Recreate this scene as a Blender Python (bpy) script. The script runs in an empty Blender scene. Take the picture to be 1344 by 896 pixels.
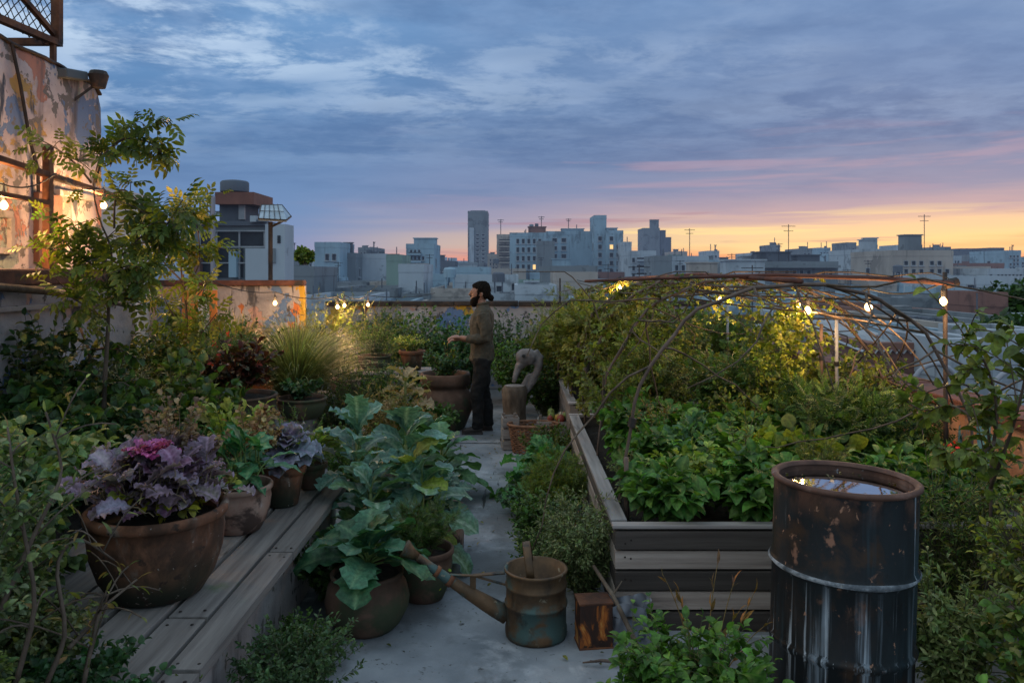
import bpy, bmesh, math, random
import numpy as np
from mathutils import Vector, Matrix
random.seed(11); RNG = np.random.default_rng(11)
PI = math.pi
SC = bpy.context.scene
COL = SC.collection
# ------------------------------------------------------------------ camera: level, 28 mm, 1.85 m above the roof
CAMH = 1.85; F = 1045.0; CX = 672.0; HY = 355.0
cam = bpy.data.cameras.new("camera"); camo = bpy.data.objects.new("camera", cam); COL.objects.link(camo)
camo.location = (0, 0, CAMH); camo.rotation_euler = (PI/2, 0, 0)
cam.lens = 36*F/1344; cam.sensor_width = 36; cam.shift_y = -(448-HY)/1344; cam.clip_end = 6000; cam.clip_start = .05
cam.dof.use_dof = True; cam.dof.focus_distance = 4.6; cam.dof.aperture_fstop = 7.0
SC.camera = camo
def P(px, py, Y): return Vector(((px-CX)*Y/F, Y, CAMH-(py-HY)*Y/F))
def G(px, py, z=0.0):
    Y = (CAMH-z)*F/(py-HY); return P(px, py, Y)
# ------------------------------------------------------------------ object helpers
ORG = {}
def tag(o, label=None, cat=None, group=None, kind=None):
    if label: o['label'] = label
    if cat: o['category'] = cat
    if group: o['group'] = group
    if kind: o['kind'] = kind
    return o
def thing(name, label, cat, loc=(0,0,0), group=None):
    o = bpy.data.objects.new(name, None); COL.objects.link(o); o.location = loc
    o.empty_display_size = .1
    ORG[o.name] = Vector(loc); return tag(o, label, cat, group)
class MB:
    """collects geometry in world coordinates"""
    def __init__(s): s.V=[]; s.L=[]; s.S=[]; s.C=[]; s.M=[]; s.n=0
    def add(s, V, faces, col=(1,1,1), mi=0):
        V = np.asarray(V, float).reshape(-1,3); k = len(V)
        s.V.append(V)
        for f in faces:
            s.L.append(np.array(f)+s.n); 
        s.S.append(np.array([len(f) for f in faces])); s.M.append(np.full(len(faces), mi))
        c = np.asarray(col, float)
        if c.ndim == 1: c = np.tile(c, (k,1))
        s.C.append(c); s.n += k; return s
    def addq(s, V, Fq, C):
        s.V.append(V); s.L.append((Fq+s.n).ravel()); s.S.append(np.full(len(Fq), Fq.shape[1])); s.M.append(np.zeros(len(Fq), int))
        s.C.append(C); s.n += len(V)
    def box(s, c, d, col=(1,1,1), rz=0, rx=0, ry=0, mi=0):
        x, y, z = d[0]/2, d[1]/2, d[2]/2
        V = [Vector(v) for v in ((-x,-y,-z),(x,-y,-z),(x,y,-z),(-x,y,-z),(-x,-y,z),(x,-y,z),(x,y,z),(-x,y,z))]
        R = Matrix.Rotation(rz,3,'Z') @ Matrix.Rotation(ry,3,'Y') @ Matrix.Rotation(rx,3,'X')
        V = [R@v+Vector(c) for v in V]
        return s.add(V, [(0,3,2,1),(4,5,6,7),(0,1,5,4),(1,2,6,5),(2,3,7,6),(3,0,4,7)], col, mi)
    def bar(s, a, b, w, h=None, col=(1,1,1), mi=0):
        a, b = Vector(a), Vector(b); h = h or w; d = (b-a).normalized()
        up = Vector((0,0,1)) if abs(d.z) < .95 else Vector((0,1,0))
        u = d.cross(up).normalized(); v = u.cross(d)
        V = []
        for p in (a, b):
            for i, j in ((-1,-1),(1,-1),(1,1),(-1,1)): V.append(p+u*i*w/2+v*j*h/2)
        return s.add(V, [(0,1,2,3),(7,6,5,4),(0,4,5,1),(1,5,6,2),(2,6,7,3),(3,7,4,0)], col, mi)
    def tube(s, pts, r, n=6, col=(1,1,1), cap=True, mi=0, flat=1.0, up0=None):
        pts = [Vector(p) for p in pts]; k = len(pts)
        rr = r if hasattr(r, '__len__') else [r]*k
        V = []; prev = None
        for i, p in enumerate(pts):
            d = (pts[min(i+1,k-1)]-pts[max(i-1,0)])
            if d.length < 1e-9: d = Vector((0,0,1))
            d.normalize()
            if prev is None:
                u = Vector(up0) if up0 else (Vector((0,0,1)) if abs(d.z) < .9 else Vector((1,0,0)))
                u = (u - d*u.dot(d)).normalized()
            else:
                u = prev - d*prev.dot(d)
                u = u.normalized() if u.length > 1e-6 else d.orthogonal().normalized()
            prev = u; v = d.cross(u)
            for j in range(n):
                a = 2*PI*j/n; V.append(p+u*math.cos(a)*rr[i]*flat+v*math.sin(a)*rr[i])
        Fc = [(i*n+j, i*n+(j+1)%n, (i+1)*n+(j+1)%n, (i+1)*n+j) for i in range(k-1) for j in range(n)]
        if cap: Fc += [tuple(range(n-1,-1,-1)), tuple((k-1)*n+j for j in range(n))]
        return s.add(V, Fc, col, mi)
    def lathe(s, prof, c=(0,0,0), n=32, col=(1,1,1), mi=0, wob=0.0, sx=1, sy=1):
        c = Vector(c); V = []; k = len(prof); ph = random.random()*6
        for i, (r, z) in enumerate(prof):
            for j in range(n):
                a = 2*PI*j/n; q = 1+wob*(math.sin(2*a+ph)+.6*math.sin(3*a+2*ph+z*5)+.35*math.sin(5*a+z*9))
                V.append((c.x+r*q*math.cos(a)*sx, c.y+r*q*math.sin(a)*sy, c.z+z))
        Fc = [(i*n+j, i*n+(j+1)%n, (i+1)*n+(j+1)%n, (i+1)*n+j) for i in range(k-1) for j in range(n)]
        return s.add(V, Fc, col, mi)
    def grid(s, fn, nu, nv, col=(1,1,1), mi=0):
        V = [fn(i/nu, j/nv) for i in range(nu+1) for j in range(nv+1)]
        Fc = [(i*(nv+1)+j, (i+1)*(nv+1)+j, (i+1)*(nv+1)+j+1, i*(nv+1)+j+1) for i in range(nu) for j in range(nv)]
        return s.add(V, Fc, col, mi)
    def build(s, name, mats, parent=None, smooth=False, bevel=0, sub=0, shape=None):
        me = bpy.data.meshes.new(name)
        V = np.concatenate(s.V); L = np.concatenate([np.ravel(l) for l in s.L]).astype(np.int32)
        S = np.concatenate(s.S).astype(np.int32); C = np.concatenate(s.C); M = np.concatenate(s.M).astype(np.int32)
        org = np.array(ORG[parent.name]) if parent is not None else np.zeros(3)
        V = V-org
        me.vertices.add(len(V)); me.vertices.foreach_set('co', V.astype(np.float32).ravel())
        me.loops.add(len(L)); me.loops.foreach_set('vertex_index', L)
        me.polygons.add(len(S)); st = np.concatenate([[0], np.cumsum(S)[:-1]]).astype(np.int32)
        me.polygons.foreach_set('loop_start', st)
        me.polygons.foreach_set('loop_total', S)
        me.polygons.foreach_set('material_index', M)
        me.polygons.foreach_set('use_smooth', np.full(len(S), bool(smooth)))
        at = me.color_attributes.new('Col', 'FLOAT_COLOR', 'POINT')
        at.data.foreach_set('color', np.concatenate([C, np.ones((len(C),1))], 1).astype(np.float32).ravel())
        me.update(calc_edges=True); me.validate()
        for m in (mats if isinstance(mats, (list, tuple)) else [mats]): me.materials.append(m)
        o = bpy.data.objects.new(name, me); COL.objects.link(o)
        if parent is not None: o.parent = parent
        ORG[o.name] = Vector(org)
        if bevel:
            b = o.modifiers.new('bevel','BEVEL'); b.width = bevel; b.segments = 2; b.limit_method = 'ANGLE'
        if sub:
            b = o.modifiers.new('sub','SUBSURF'); b.levels = sub; b.render_levels = sub
        return o
def copy_thing(src, loc, rz=0, scale=1, label=None):
    r = src.copy(); COL.objects.link(r); r.location = loc; r.rotation_euler = (0,0,rz); r.scale = (scale,)*3
    ORG[r.name] = Vector(loc)
    if label: r['label'] = label
    for ch in [o for o in COL.objects if o.parent == src]:
        c = ch.copy(); COL.objects.link(c); c.parent = r
        for g in [o for o in COL.objects if o.parent == ch]:
            d = g.copy(); COL.objects.link(d); d.parent = c
    return r
# ------------------------------------------------------------------ materials
def s2l(c): return tuple(((v/255)/12.92 if v/255 <= .04045 else ((v/255+.055)/1.055)**2.4) for v in c)
class NT:
    def __init__(s, m): s.t = m.node_tree; s.t.nodes.clear()
    def n(s, ty, **k):
        nd = s.t.nodes.new(ty)
        for a, v in k.items(): setattr(nd, a, v)
        return nd
    def l(s, a, b): s.t.links.new(a, b)
    def math(s, op, a, b=None, clamp=False):
        m = s.n('ShaderNodeMath', operation=op, use_clamp=clamp)
        for i, v in enumerate((a, b)):
            if v is None: continue
            if isinstance(v, (int, float)): m.inputs[i].default_value = v
            else: s.l(v, m.inputs[i])
        return m.outputs[0]
    def mix(s, f, a, b, bt='MIX'):
        m = s.n('ShaderNodeMix', data_type='RGBA', blend_type=bt)
        for i, v in ((0,f),(6,a),(7,b)):
            if isinstance(v, (int, float)): m.inputs[i].default_value = v
            elif isinstance(v, tuple): m.inputs[i].default_value = v if len(v) == 4 else v+(1,)
            else: s.l(v, m.inputs[i])
        return m.outputs[2]
    def mr(s, v, a, b, c=0, d=1, smooth=True):
        m = s.n('ShaderNodeMapRange'); m.interpolation_type = 'SMOOTHSTEP' if smooth else 'LINEAR'
        s.l(v, m.inputs[0])
        for i, x in enumerate((a,b,c,d)): m.inputs[i+1].default_value = x
        return m.outputs[0]
    def noise(s, co, scale=(1,1,1), detail=5, rough=.55, dist=0, sc=1.0, off=(0,0,0)):
        mp = s.n('ShaderNodeMapping'); mp.inputs['Scale'].default_value = scale; mp.inputs['Location'].default_value = off
        s.l(co, mp.inputs[0])
        nz = s.n('ShaderNodeTexNoise'); nz.inputs['Scale'].default_value = sc; nz.inputs['Detail'].default_value = detail
        nz.inputs['Roughness'].default_value = rough; nz.inputs['Distortion'].default_value = dist
        s.l(mp.outputs[0], nz.inputs['Vector']); return nz.outputs[0]
    def ramp(s, v, stops):
        r = s.n('ShaderNodeValToRGB'); e = r.color_ramp.elements
        while len(e) < len(stops): e.new(.5)
        for i, (p, c) in enumerate(stops): e[i].position = p; e[i].color = tuple(c)+(1,)
        s.l(v, r.inputs[0]); return r.outputs[0]
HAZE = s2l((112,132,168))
def surf(name, stops, sc=(4,4,4), detail=6, rough=.8, bump=.3, bsc=None, layers=(), haze=False, metal=0, dist=0, bdist=.01, vcol=False, rvar=None, spec=.4, peel=0):
    """layers: (colour, scale3, lo, hi[, (z0,z1)]) - a noise mask between lo and hi, times a ramp along object z"""
    m = bpy.data.materials.new(name); m.use_nodes = True; t = NT(m)
    tc = t.n('ShaderNodeTexCoord').outputs['Object']
    base = t.ramp(t.noise(tc, sc, detail, .6, dist), stops)
    if vcol:
        a = t.n('ShaderNodeAttribute', attribute_name='Col').outputs['Color']; base = t.mix(1.0, base, a, 'MULTIPLY')
    hsum = None
    for i, ly in enumerate(layers):
        c, s3, lo, hi = ly[:4]
        msk = t.mr(t.noise(tc, s3, 7, .62, .3, off=(3.7*i+1, 5.1*i, 2.3*i)), lo, hi)
        if len(ly) > 4 and ly[4]:
            sp = t.n('ShaderNodeSeparateXYZ'); t.l(tc, sp.inputs[0]); msk = t.math('MULTIPLY', msk, t.mr(sp.outputs[2], *ly[4]))
        base = t.mix(msk, base, tuple(c))
        if peel and i < 6: hsum = msk if hsum is None else t.math('ADD', hsum, msk)
    b = t.n('ShaderNodeBsdfPrincipled'); t.l(base, b.inputs['Base Color'])
    b.inputs['Roughness'].default_value = rough; b.inputs['Metallic'].default_value = metal; b.inputs['Specular IOR Level'].default_value = spec
    if rvar: t.l(t.mr(t.noise(tc, sc, 4), .35, .65, rvar[0], rvar[1]), b.inputs['Roughness'])
    if bump:
        bp = t.n('ShaderNodeBump'); bp.inputs['Strength'].default_value = bump; bp.inputs['Distance'].default_value = bdist
        hh = t.noise(tc, bsc or tuple(6*v for v in sc), 6, .65)
        if hsum is not None: hh = t.math('ADD', hh, t.math('MULTIPLY', hsum, peel))
        t.l(hh, bp.inputs['Height']); t.l(bp.outputs[0], b.inputs['Normal'])
    out = t.n('ShaderNodeOutputMaterial')
    if haze:   # aerial perspective painted into the material as emission, by distance from the roof garden
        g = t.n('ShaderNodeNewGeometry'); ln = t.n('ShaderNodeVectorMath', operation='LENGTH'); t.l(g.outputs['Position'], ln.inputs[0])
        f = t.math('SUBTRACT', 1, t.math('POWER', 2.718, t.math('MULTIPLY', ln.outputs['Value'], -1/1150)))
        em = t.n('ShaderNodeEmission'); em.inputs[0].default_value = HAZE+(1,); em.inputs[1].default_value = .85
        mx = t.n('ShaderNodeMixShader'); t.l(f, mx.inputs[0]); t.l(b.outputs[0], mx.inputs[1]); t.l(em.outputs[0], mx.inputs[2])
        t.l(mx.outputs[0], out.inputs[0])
    else: t.l(b.outputs[0], out.inputs[0])
    return m
def leafmat(name, rough=.5, trans=.3, gain=1.0, spec=.35, tint=(1.28,1.16,.72)):
    m = bpy.data.materials.new(name); m.use_nodes = True; t = NT(m)
    tc = t.n('ShaderNodeTexCoord').outputs['Object']
    a = t.n('ShaderNodeAttribute', attribute_name='Col').outputs['Color']
    n1 = t.mr(t.noise(tc, (55,55,55), 4), .3, .7, .85*gain, 1.6*gain)
    n2 = t.mr(t.noise(tc, (5,5,5), 3), .3, .7, .8, 1.15)
    c = t.mix(1.0, t.mix(1.0, a, tuple(tint), 'MULTIPLY'), t.math('MULTIPLY', n1, n2), 'MULTIPLY')
    b = t.n('ShaderNodeBsdfPrincipled'); t.l(c, b.inputs['Base Color']); b.inputs['Roughness'].default_value = rough
    b.inputs['Specular IOR Level'].default_value = spec
    bp = t.n('ShaderNodeBump'); bp.inputs['Strength'].default_value = .35; bp.inputs['Distance'].default_value = .006
    t.l(t.noise(tc, (90,90,90), 3), bp.inputs['Height']); t.l(bp.outputs[0], b.inputs['Normal'])
    tr = t.n('ShaderNodeBsdfTranslucent'); t.l(t.mix(1.0, c, (1.5,1.6,.7), 'MULTIPLY'), tr.inputs[0])
    mx = t.n('ShaderNodeMixShader'); mx.inputs[0].default_value = trans
    t.l(b.outputs[0], mx.inputs[1]); t.l(tr.outputs[0], mx.inputs[2])
    t.l(mx.outputs[0], t.n('ShaderNodeOutputMaterial').inputs[0]); return m
def plain(name, c, rough=.6, emit=None, es=0, metal=0):
    m = bpy.data.materials.new(name); m.use_nodes = True; b = m.node_tree.nodes['Principled BSDF']
    b.inputs['Base Color'].default_value = tuple(c)+(1,); b.inputs['Roughness'].default_value = rough; b.inputs['Metallic'].default_value = metal
    if emit: b.inputs['Emission Color'].default_value = tuple(emit)+(1,); b.inputs['Emission Strength'].default_value = es
    return m
LEAF = leafmat('leaf'); LEAFC = leafmat('cool_leaf', .48, .25, spec=.4, tint=(1.12,1.12,.98)); LEAFP = leafmat('purple_leaf', .5, .25, gain=.95, spec=.3, tint=(1.1,1.0,1.12)); GLOSSY = leafmat('waxy_leaf', .36, .22, spec=.5); DRYM = leafmat('dry_leaf', .75, .3)
STEM = surf('stem', [(.3,(.05,.06,.025)),(.7,(.12,.12,.06))], (20,20,20), rough=.7, bump=.1, vcol=True)
BARK = surf('bark', [(.3,(.05,.035,.025)),(.55,(.12,.085,.06)),(.75,(.2,.16,.12))], (14,14,5), rough=.9, bump=.6)
RUST = surf('rusty_iron', [(.3,(.035,.02,.015)),(.5,(.12,.045,.022)),(.7,(.22,.09,.04))], (7,7,7), rough=.85, bump=.4, layers=[((.03,.028,.03),(3,3,3),.52,.62)])
DARKIRON = surf('dark_iron', [(.3,(.015,.014,.014)),(.6,(.05,.035,.028)),(.75,(.12,.06,.035))], (9,9,9), rough=.7, bump=.3)
WOODG = surf('weathered_wood', [(.25,(.12,.11,.105)),(.45,(.24,.22,.205)),(.6,(.31,.29,.27)),(.8,(.38,.36,.34))], (22,1.2,22), rough=.85, bump=.5, bsc=(90,4,90), bdist=.004,
             layers=[((.07,.055,.045),(9,1.5,9),.58,.72),((.13,.16,.09),(3,2,3),.62,.75)], vcol=True)
WOODX = surf('weathered_board', [(.25,(.13,.11,.1)),(.45,(.25,.215,.195)),(.6,(.33,.29,.265)),(.8,(.4,.36,.33))], (1.2,22,22), rough=.85, bump=.5, bsc=(4,90,90), bdist=.004,
             layers=[((.06,.045,.035),(1.5,9,9),.55,.72)], vcol=True)
WOODZ = surf('weathered_post', [(.25,(.09,.07,.06)),(.5,(.19,.15,.125)),(.75,(.3,.25,.21))], (22,22,1.6), rough=.88, bump=.5, bsc=(80,80,5), bdist=.004, vcol=True)
TERRA = surf('terracotta', [(.3,(.14,.055,.028)),(.5,(.25,.105,.055)),(.7,(.36,.16,.085))], (5,5,5), rough=.85, bump=.45, bdist=.004,
             layers=[((.30,.24,.19),(9,9,2.5),.58,.70),((.07,.035,.02),(3.5,3.5,2.5),.42,.6),((.03,.034,.02),(3,3,2),.34,.52,(.26,.03)),((.05,.03,.02),(14,14,14),.58,.66),((.36,.3,.25),(40,40,40),.66,.7)])
TERRAP = surf('limed_terracotta', [(.3,(.2,.11,.08)),(.5,(.33,.2,.15)),(.7,(.42,.3,.24))], (6,6,4), rough=.88, bump=.4, bdist=.004,
             layers=[((.08,.05,.04),(5,5,5),.52,.64),((.5,.44,.4),(7,7,3),.6,.7)])
TERRAD = surf('dark_terracotta', [(.3,(.06,.035,.022)),(.5,(.11,.06,.04)),(.7,(.19,.11,.075))], (5,5,5), rough=.85, bump=.4, bdist=.004,
             layers=[((.05,.06,.03),(3,3,3),.5,.65),((.26,.2,.17),(8,8,3),.64,.74)])
SOIL = surf('soil', [(.3,(.015,.011,.008)),(.7,(.05,.036,.026))], (20,20,20), rough=1, bump=1, bdist=.02)
# ------------------------------------------------------------------ leaves
def leaf_t(n=4, w=.4, peak=.45, fold=.15, droop=.4, ruff=0, freq=9, cols=2, edge=0, lobes=0, rnd=.8):
    """template: axis +y, width x, normal z. returns V, F, mid, edge, t"""
    p = math.log(.5)/math.log(peak)
    V = []; mid = []; ed = []; tt = []
    ypos = 0; zpos = 0; pt = 0
    for i in range(n+1):
        t = i/n; a = droop*(t+pt)/2*1.0
        ypos += math.cos(a)*(t-pt); zpos -= math.sin(a)*(t-pt); pt = t
        wd = w*.5*(math.sin(PI*min(.999,max(.012,t))**p)**rnd)
        if lobes: wd *= 1-.38*abs(math.sin(t*lobes*PI))
        for j in range(cols+1):
            s = -1+2*j/cols
            r = ruff*abs(s)**1.5*math.sin(freq*t*PI+(1.3 if s > 0 else 0))*min(1,t*3)
            xx = s*wd
            if ruff: xx *= 1+.22*math.sin(freq*1.3*t*PI+s)*abs(s)
            ny, nz = math.sin(a), math.cos(a)
            h = fold*abs(s)*wd*2+r
            V.append((xx, ypos+ny*h, zpos+nz*h)); mid.append(max(1-min(1,abs(s)*(cols/2)), (.4*(1-abs(s)*.6) if (cols > 3 and (i+int(abs(s)*2)) % 2 == 0 and 0 < i < n) else 0))); ed.append(abs(s)**2 if t < .97 else 1); tt.append(t)
    Fq = [(i*(cols+1)+j, i*(cols+1)+j+1, (i+1)*(cols+1)+j+1, (i+1)*(cols+1)+j) for i in range(n) for j in range(cols)]
    return [np.array(V), np.array(Fq), np.array(mid), np.array(ed), np.array(tt)]
def merge_t(parts):
    V=[];Fq=[];m=[];e=[];t=[];n=0
    for T, loc, ang, sc, tilt in parts:
        ca, sa = math.cos(ang), math.sin(ang)
        v = T[0]*sc; ct, stl = math.cos(tilt), math.sin(tilt)
        v = np.stack([v[:,0], v[:,1]*ct-v[:,2]*stl, v[:,1]*stl+v[:,2]*ct], 1)
        v = np.stack([v[:,0]*ca+v[:,1]*sa, -v[:,0]*sa+v[:,1]*ca, v[:,2]], 1)+np.array(loc)
        V.append(v); Fq.append(T[1]+n); m.append(T[2]); e.append(T[3]); t.append(T[4]); n += len(v)
    return [np.concatenate(V), np.concatenate(Fq), np.concatenate(m), np.concatenate(e), np.concatenate(t)]
T_OVAL = leaf_t(3, .5, .42, .2, .5)
T_OVAL2 = leaf_t(4, .62, .4, .15, .9)
T_ROUND = leaf_t(4, .9, .42, .12, .6)
T_LANCE = leaf_t(3, .24, .4, .2, .5)
T_SAGE = leaf_t(4, .3, .5, .12, .7)
T_BEAN = leaf_t(5, .85, .32, .18, .8, cols=4)
T_KALE = leaf_t(14, .62, .58, .14, 1.0, ruff=.05, freq=9, cols=8, rnd=.5)
T_COLL = leaf_t(13, .68, .52, .12, 1.0, ruff=.03, freq=6, cols=8, rnd=.5)
T_CURLY = leaf_t(12, .74, .64, .2, .8, ruff=.085, freq=13, cols=8, rnd=.45)
T_CHARD = leaf_t(8, .5, .55, .18, .8, ruff=.035, freq=6, cols=4)
T_LOBE = leaf_t(12, .62, .5, .1, .9, ruff=.02, freq=6, cols=4, lobes=4)
_l = leaf_t(3, .34, .42, .18, .5)
T_PINN = merge_t([(_l, (0,y,0), s*1.05, .42-.12*y, -.15) for y in (.12,.3,.48,.66,.84) for s in (-1,1)]+[(_l,(0,.95,0),0,.4,-.2)])
_l2 = leaf_t(3, .46, .42, .15, .6)
T_ASH = merge_t([(_l2, (0,y,0), s*.95, .5-.08*y, -.15) for y in (.22,.48,.74) for s in (-1,1)]+[(_l2,(0,.9,0),0,.5,-.2)])
T_TRI = merge_t([(T_OVAL2,(0,.35,0),0,.65,-.1),(T_OVAL2,(0,.32,0),1.25,.52,-.1),(T_OVAL2,(0,.32,0),-1.25,.52,-.1)])
T_FERN = merge_t([(leaf_t(2,.3,.4,.1,.3),(0,y,-.15*y*y),s*1.15,.34*(1-.6*y),-.1) for y in np.linspace(.06,.92,9) for s in (-1,1)]+[(leaf_t(2,.3,.4,.1,.3),(0,.95,-.14),0,.15,-.2)])
T_ROSE = merge_t([(T_OVAL,(0,y,0),s*1.1,.4,-.1) for y in (.2,.5) for s in (-1,1)]+[(T_OVAL,(0,.6,0),0,.42,-.1)])
T_GRAIN = leaf_t(2, .5, .5, .1, .2)
def nrm(a): return a/np.maximum(1e-9, np.linalg.norm(a, axis=1, keepdims=True))
def place(mb, T, pos, d, up, sc, col, midc=None, midk=.0, edgec=None, ws=None):
    V0, F0, m, e, t = T; N = len(pos)
    if N == 0: return
    d = nrm(np.asarray(d, float)); s = nrm(np.cross(d, up)); n = np.cross(s, d)
    sc = np.broadcast_to(np.asarray(sc, float), (N,)); wsx = sc if ws is None else sc*ws
    V = pos[:,None,:]+(V0[None,:,0,None]*wsx[:,None,None])*s[:,None,:]+(V0[None,:,1,None]*sc[:,None,None])*d[:,None,:]+(V0[None,:,2,None]*sc[:,None,None])*n[:,None,:]
    C = np.repeat(col[:,None,:], len(V0), 1)
    if edgec is not None: C = C*(1-e[None,:,None])+np.broadcast_to(np.asarray(edgec), (N,3))[:,None,:]*e[None,:,None]
    if midk: C = C*(1-m[None,:,None]*midk)+np.asarray(midc)[None,None,:]*m[None,:,None]*midk
    C = C*(.85+.3*t[None,:,None])
    Fq = F0[None]+(np.arange(N)*len(V0))[:,None,None]
    mb.addq(V.reshape(-1,3), Fq.reshape(-1,4), C.reshape(-1,3))
def pal(cols, N, var=.2, w=None):
    cols = np.array(cols, float); i = RNG.choice(len(cols), N, p=w)
    return cols[i]*np.exp(RNG.normal(0, var, (N,1)))*np.exp(RNG.normal(0, .06, (N,3)))
def curve(a, b, c, n=9):
    a, b, c = map(np.array, (a, b, c)); t = np.linspace(0,1,n)[:,None]
    return (1-t)**2*a+2*t*(1-t)*b+t*t*c
def leaves_on(mb, pts, k, L, T, cols, t0=.15, var=.2, out=.8, upz=.5, taper=.4, droopd=0, **kw):
    pts = np.asarray(pts, float); n = len(pts)
    if k < 1: return
    t = RNG.uniform(t0, 1, k); t[-1] = 1
    x = t*(n-1); i = np.minimum(x.astype(int), n-2); f = (x-i)[:,None]
    pos = pts[i]*(1-f)+pts[i+1]*f; tan = nrm(pts[i+1]-pts[i])
    r = nrm(RNG.normal(size=(k,3))); perp = nrm(r-tan*(r*tan).sum(1,keepdims=True))
    d = perp*out+tan*(1-out*.5)+np.array([0,0,-droopd]); d[-1] = tan[-1]
    up = nrm(RNG.normal(size=(k,3))*(1-upz)+np.array([0,0,1.0])*upz*1.5)
    place(mb, T, pos, d, up, L*(1-taper*t)*RNG.uniform(.65,1.2,k), pal(cols, k, var), **kw)
G_MID = [(.035,.075,.022),(.05,.1,.03),(.028,.06,.022)]
G_DARK = [(.02,.048,.02),(.028,.06,.024),(.015,.036,.016)]
G_BLUE = [(.04,.1,.075),(.055,.12,.095),(.035,.08,.07)]
G_YEL = [(.09,.13,.03),(.13,.15,.035),(.06,.1,.025)]
G_OLIVE = [(.06,.08,.03),(.09,.1,.04),(.045,.06,.025)]
G_SAGE = [(.11,.15,.1),(.08,.12,.07),(.14,.17,.12)]
G_DRY = [(.17,.13,.075),(.12,.085,.045),(.09,.09,.04)]
G_FRESH = [(.05,.13,.03),(.07,.16,.035),(.035,.09,.025)]
def herb(root, base, n=12, H=.5, spread=.3, k=26, L=.06, T=T_OVAL, cols=G_MID, lean=(0,0), branch=2, r=.004, base_r=.05, mat=None, t0=.12, sagk=0, name='foliage', stemcol=(1,1,1), out=.8, upz=.5, taper=.35, hvar=.35, droopd=0, flower=None, **kw):
    """a plant of curved, branching, leafy stems"""
    base = Vector(base); lf = MB(); stm = MB(); fl = MB()
    for q in range(n):
        az = random.random()*2*PI; o = spread*math.sqrt(random.random()); h = H*random.uniform(1-hvar,1.05)*(1-.25*(o/max(spread,1e-3))**2)
        b0 = base+Vector((math.cos(az)*base_r*random.random(), math.sin(az)*base_r*random.random(), 0))
        tip = base+Vector((math.cos(az)*o+lean[0]*h/H, math.sin(az)*o+lean[1]*h/H, h-sagk*o))
        ct = b0.lerp(tip, .35)+Vector((0,0,h*.3))+Vector((random.gauss(0,.04),random.gauss(0,.04),0))*H
        pts = curve(b0, ct, tip, 8)
        stm.tube([Vector(p) for p in pts], [r*(1-.65*i/7) for i in range(8)], 4, stemcol, cap=False)
        leaves_on(lf, pts, k, L, T, cols, t0, out=out, upz=upz, taper=taper, droopd=droopd, **kw)
        if flower: fl_cols, fs = flower; 
        if flower and random.random() < .8:
            kk = 5; pp = np.array([tip]*kk)+RNG.normal(0, fs*.4, (kk,3)); place(fl, T_ROUND, pp, RNG.normal(size=(kk,3))+np.array([0,0,.6]), np.tile([0,0,1.],(kk,1)), fs, pal(fl_cols, kk, .15))
        for bq in range(branch):
            t = random.uniform(.3,.9); i = int(t*7); p0 = Vector(pts[i]); a2 = az+random.gauss(0,1.3)
            ln = h*random.uniform(.18,.4)
            p2 = p0+Vector((math.cos(a2)*ln*.8, math.sin(a2)*ln*.8, ln*random.uniform(.2,.8)-sagk*.3))
            bp = curve(p0, p0.lerp(p2,.5)+Vector((0,0,ln*.15)), p2, 5)
            stm.tube([Vector(p) for p in bp], [r*.5]*5, 3, stemcol, cap=False)
            leaves_on(lf, bp, max(3,int(k*.45)), L*.85, T, cols, .1, out=out, upz=upz, taper=taper, droopd=droopd, **kw)
    lf.build(name, mat or LEAF, root, True)
    stm.build('stems', STEM, root, True)
    if flower and fl.n: fl.build('flowers', LEAF, root, True)
def rosette(root, c, n, L, T=T_COLL, cols=G_BLUE, e0=.15, e1=1.3, petiole=.35, mat=None, name='foliage', cols_in=None, stalk=0, midc=(.22,.28,.2), midk=.55, edgec=None, lvar=.2, ws=1.0, inner=.6, twist=.25, jit=.0, stemcol=(1.6,2.2,1.2), lean=(0,0)):
    """cabbage-like plant: leaves spiral from flat outer ones to upright inner ones"""
    c = Vector(c); lf = MB(); st = MB(); cin = MB()
    if stalk: st.tube([c, c+Vector((lean[0]*.4,lean[1]*.4,stalk*.5)), c+Vector((lean[0],lean[1],stalk))], [.02,.016,.012], 6, (1.8,2,1.4))
    for i in range(n):
        u = i/max(1,n-1); az = i*2.39996+random.gauss(0,.25)
        el = e0+(e1-e0)*u**1.1+random.gauss(0,.1); zz = stalk*(.25+.75*u) if stalk else 0
        p0 = c+Vector((lean[0]*(zz/stalk if stalk else 0), lean[1]*(zz/stalk if stalk else 0), zz))+Vector((random.gauss(0,jit),random.gauss(0,jit),0))
        l = L*(1-(1-inner)*u)*random.uniform(1-lvar,1+lvar*.6)
        d = Vector((math.cos(az)*math.cos(el), math.sin(az)*math.cos(el), math.sin(el)))
        dp = Vector((math.cos(az)*math.cos(el+.35), math.sin(az)*math.cos(el+.35), math.sin(el+.35)))
        p1 = p0+dp*l*petiole
        st.tube([p0, p0.lerp(p1,.5)+Vector((0,0,.01)), p1+d*l*.15], [l*.03,l*.022,l*.012], 5, stemcol, cap=False)
        up = Vector((0,0,1))+Vector((random.gauss(0,twist),random.gauss(0,twist),0))-d*.3
        cc = pal(cols_in if (cols_in and u > .62) else cols, 1, .18)
        place(lf, T, np.array([p1]), np.array([d]), np.array([up]), l, cc, midc=midc, midk=midk, edgec=(np.array(edgec)*random.uniform(.7,1.2) if edgec else None), ws=ws)
    lf.build(name, mat or LEAF, root, True); st.build('stems', STEM, root, True)
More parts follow.
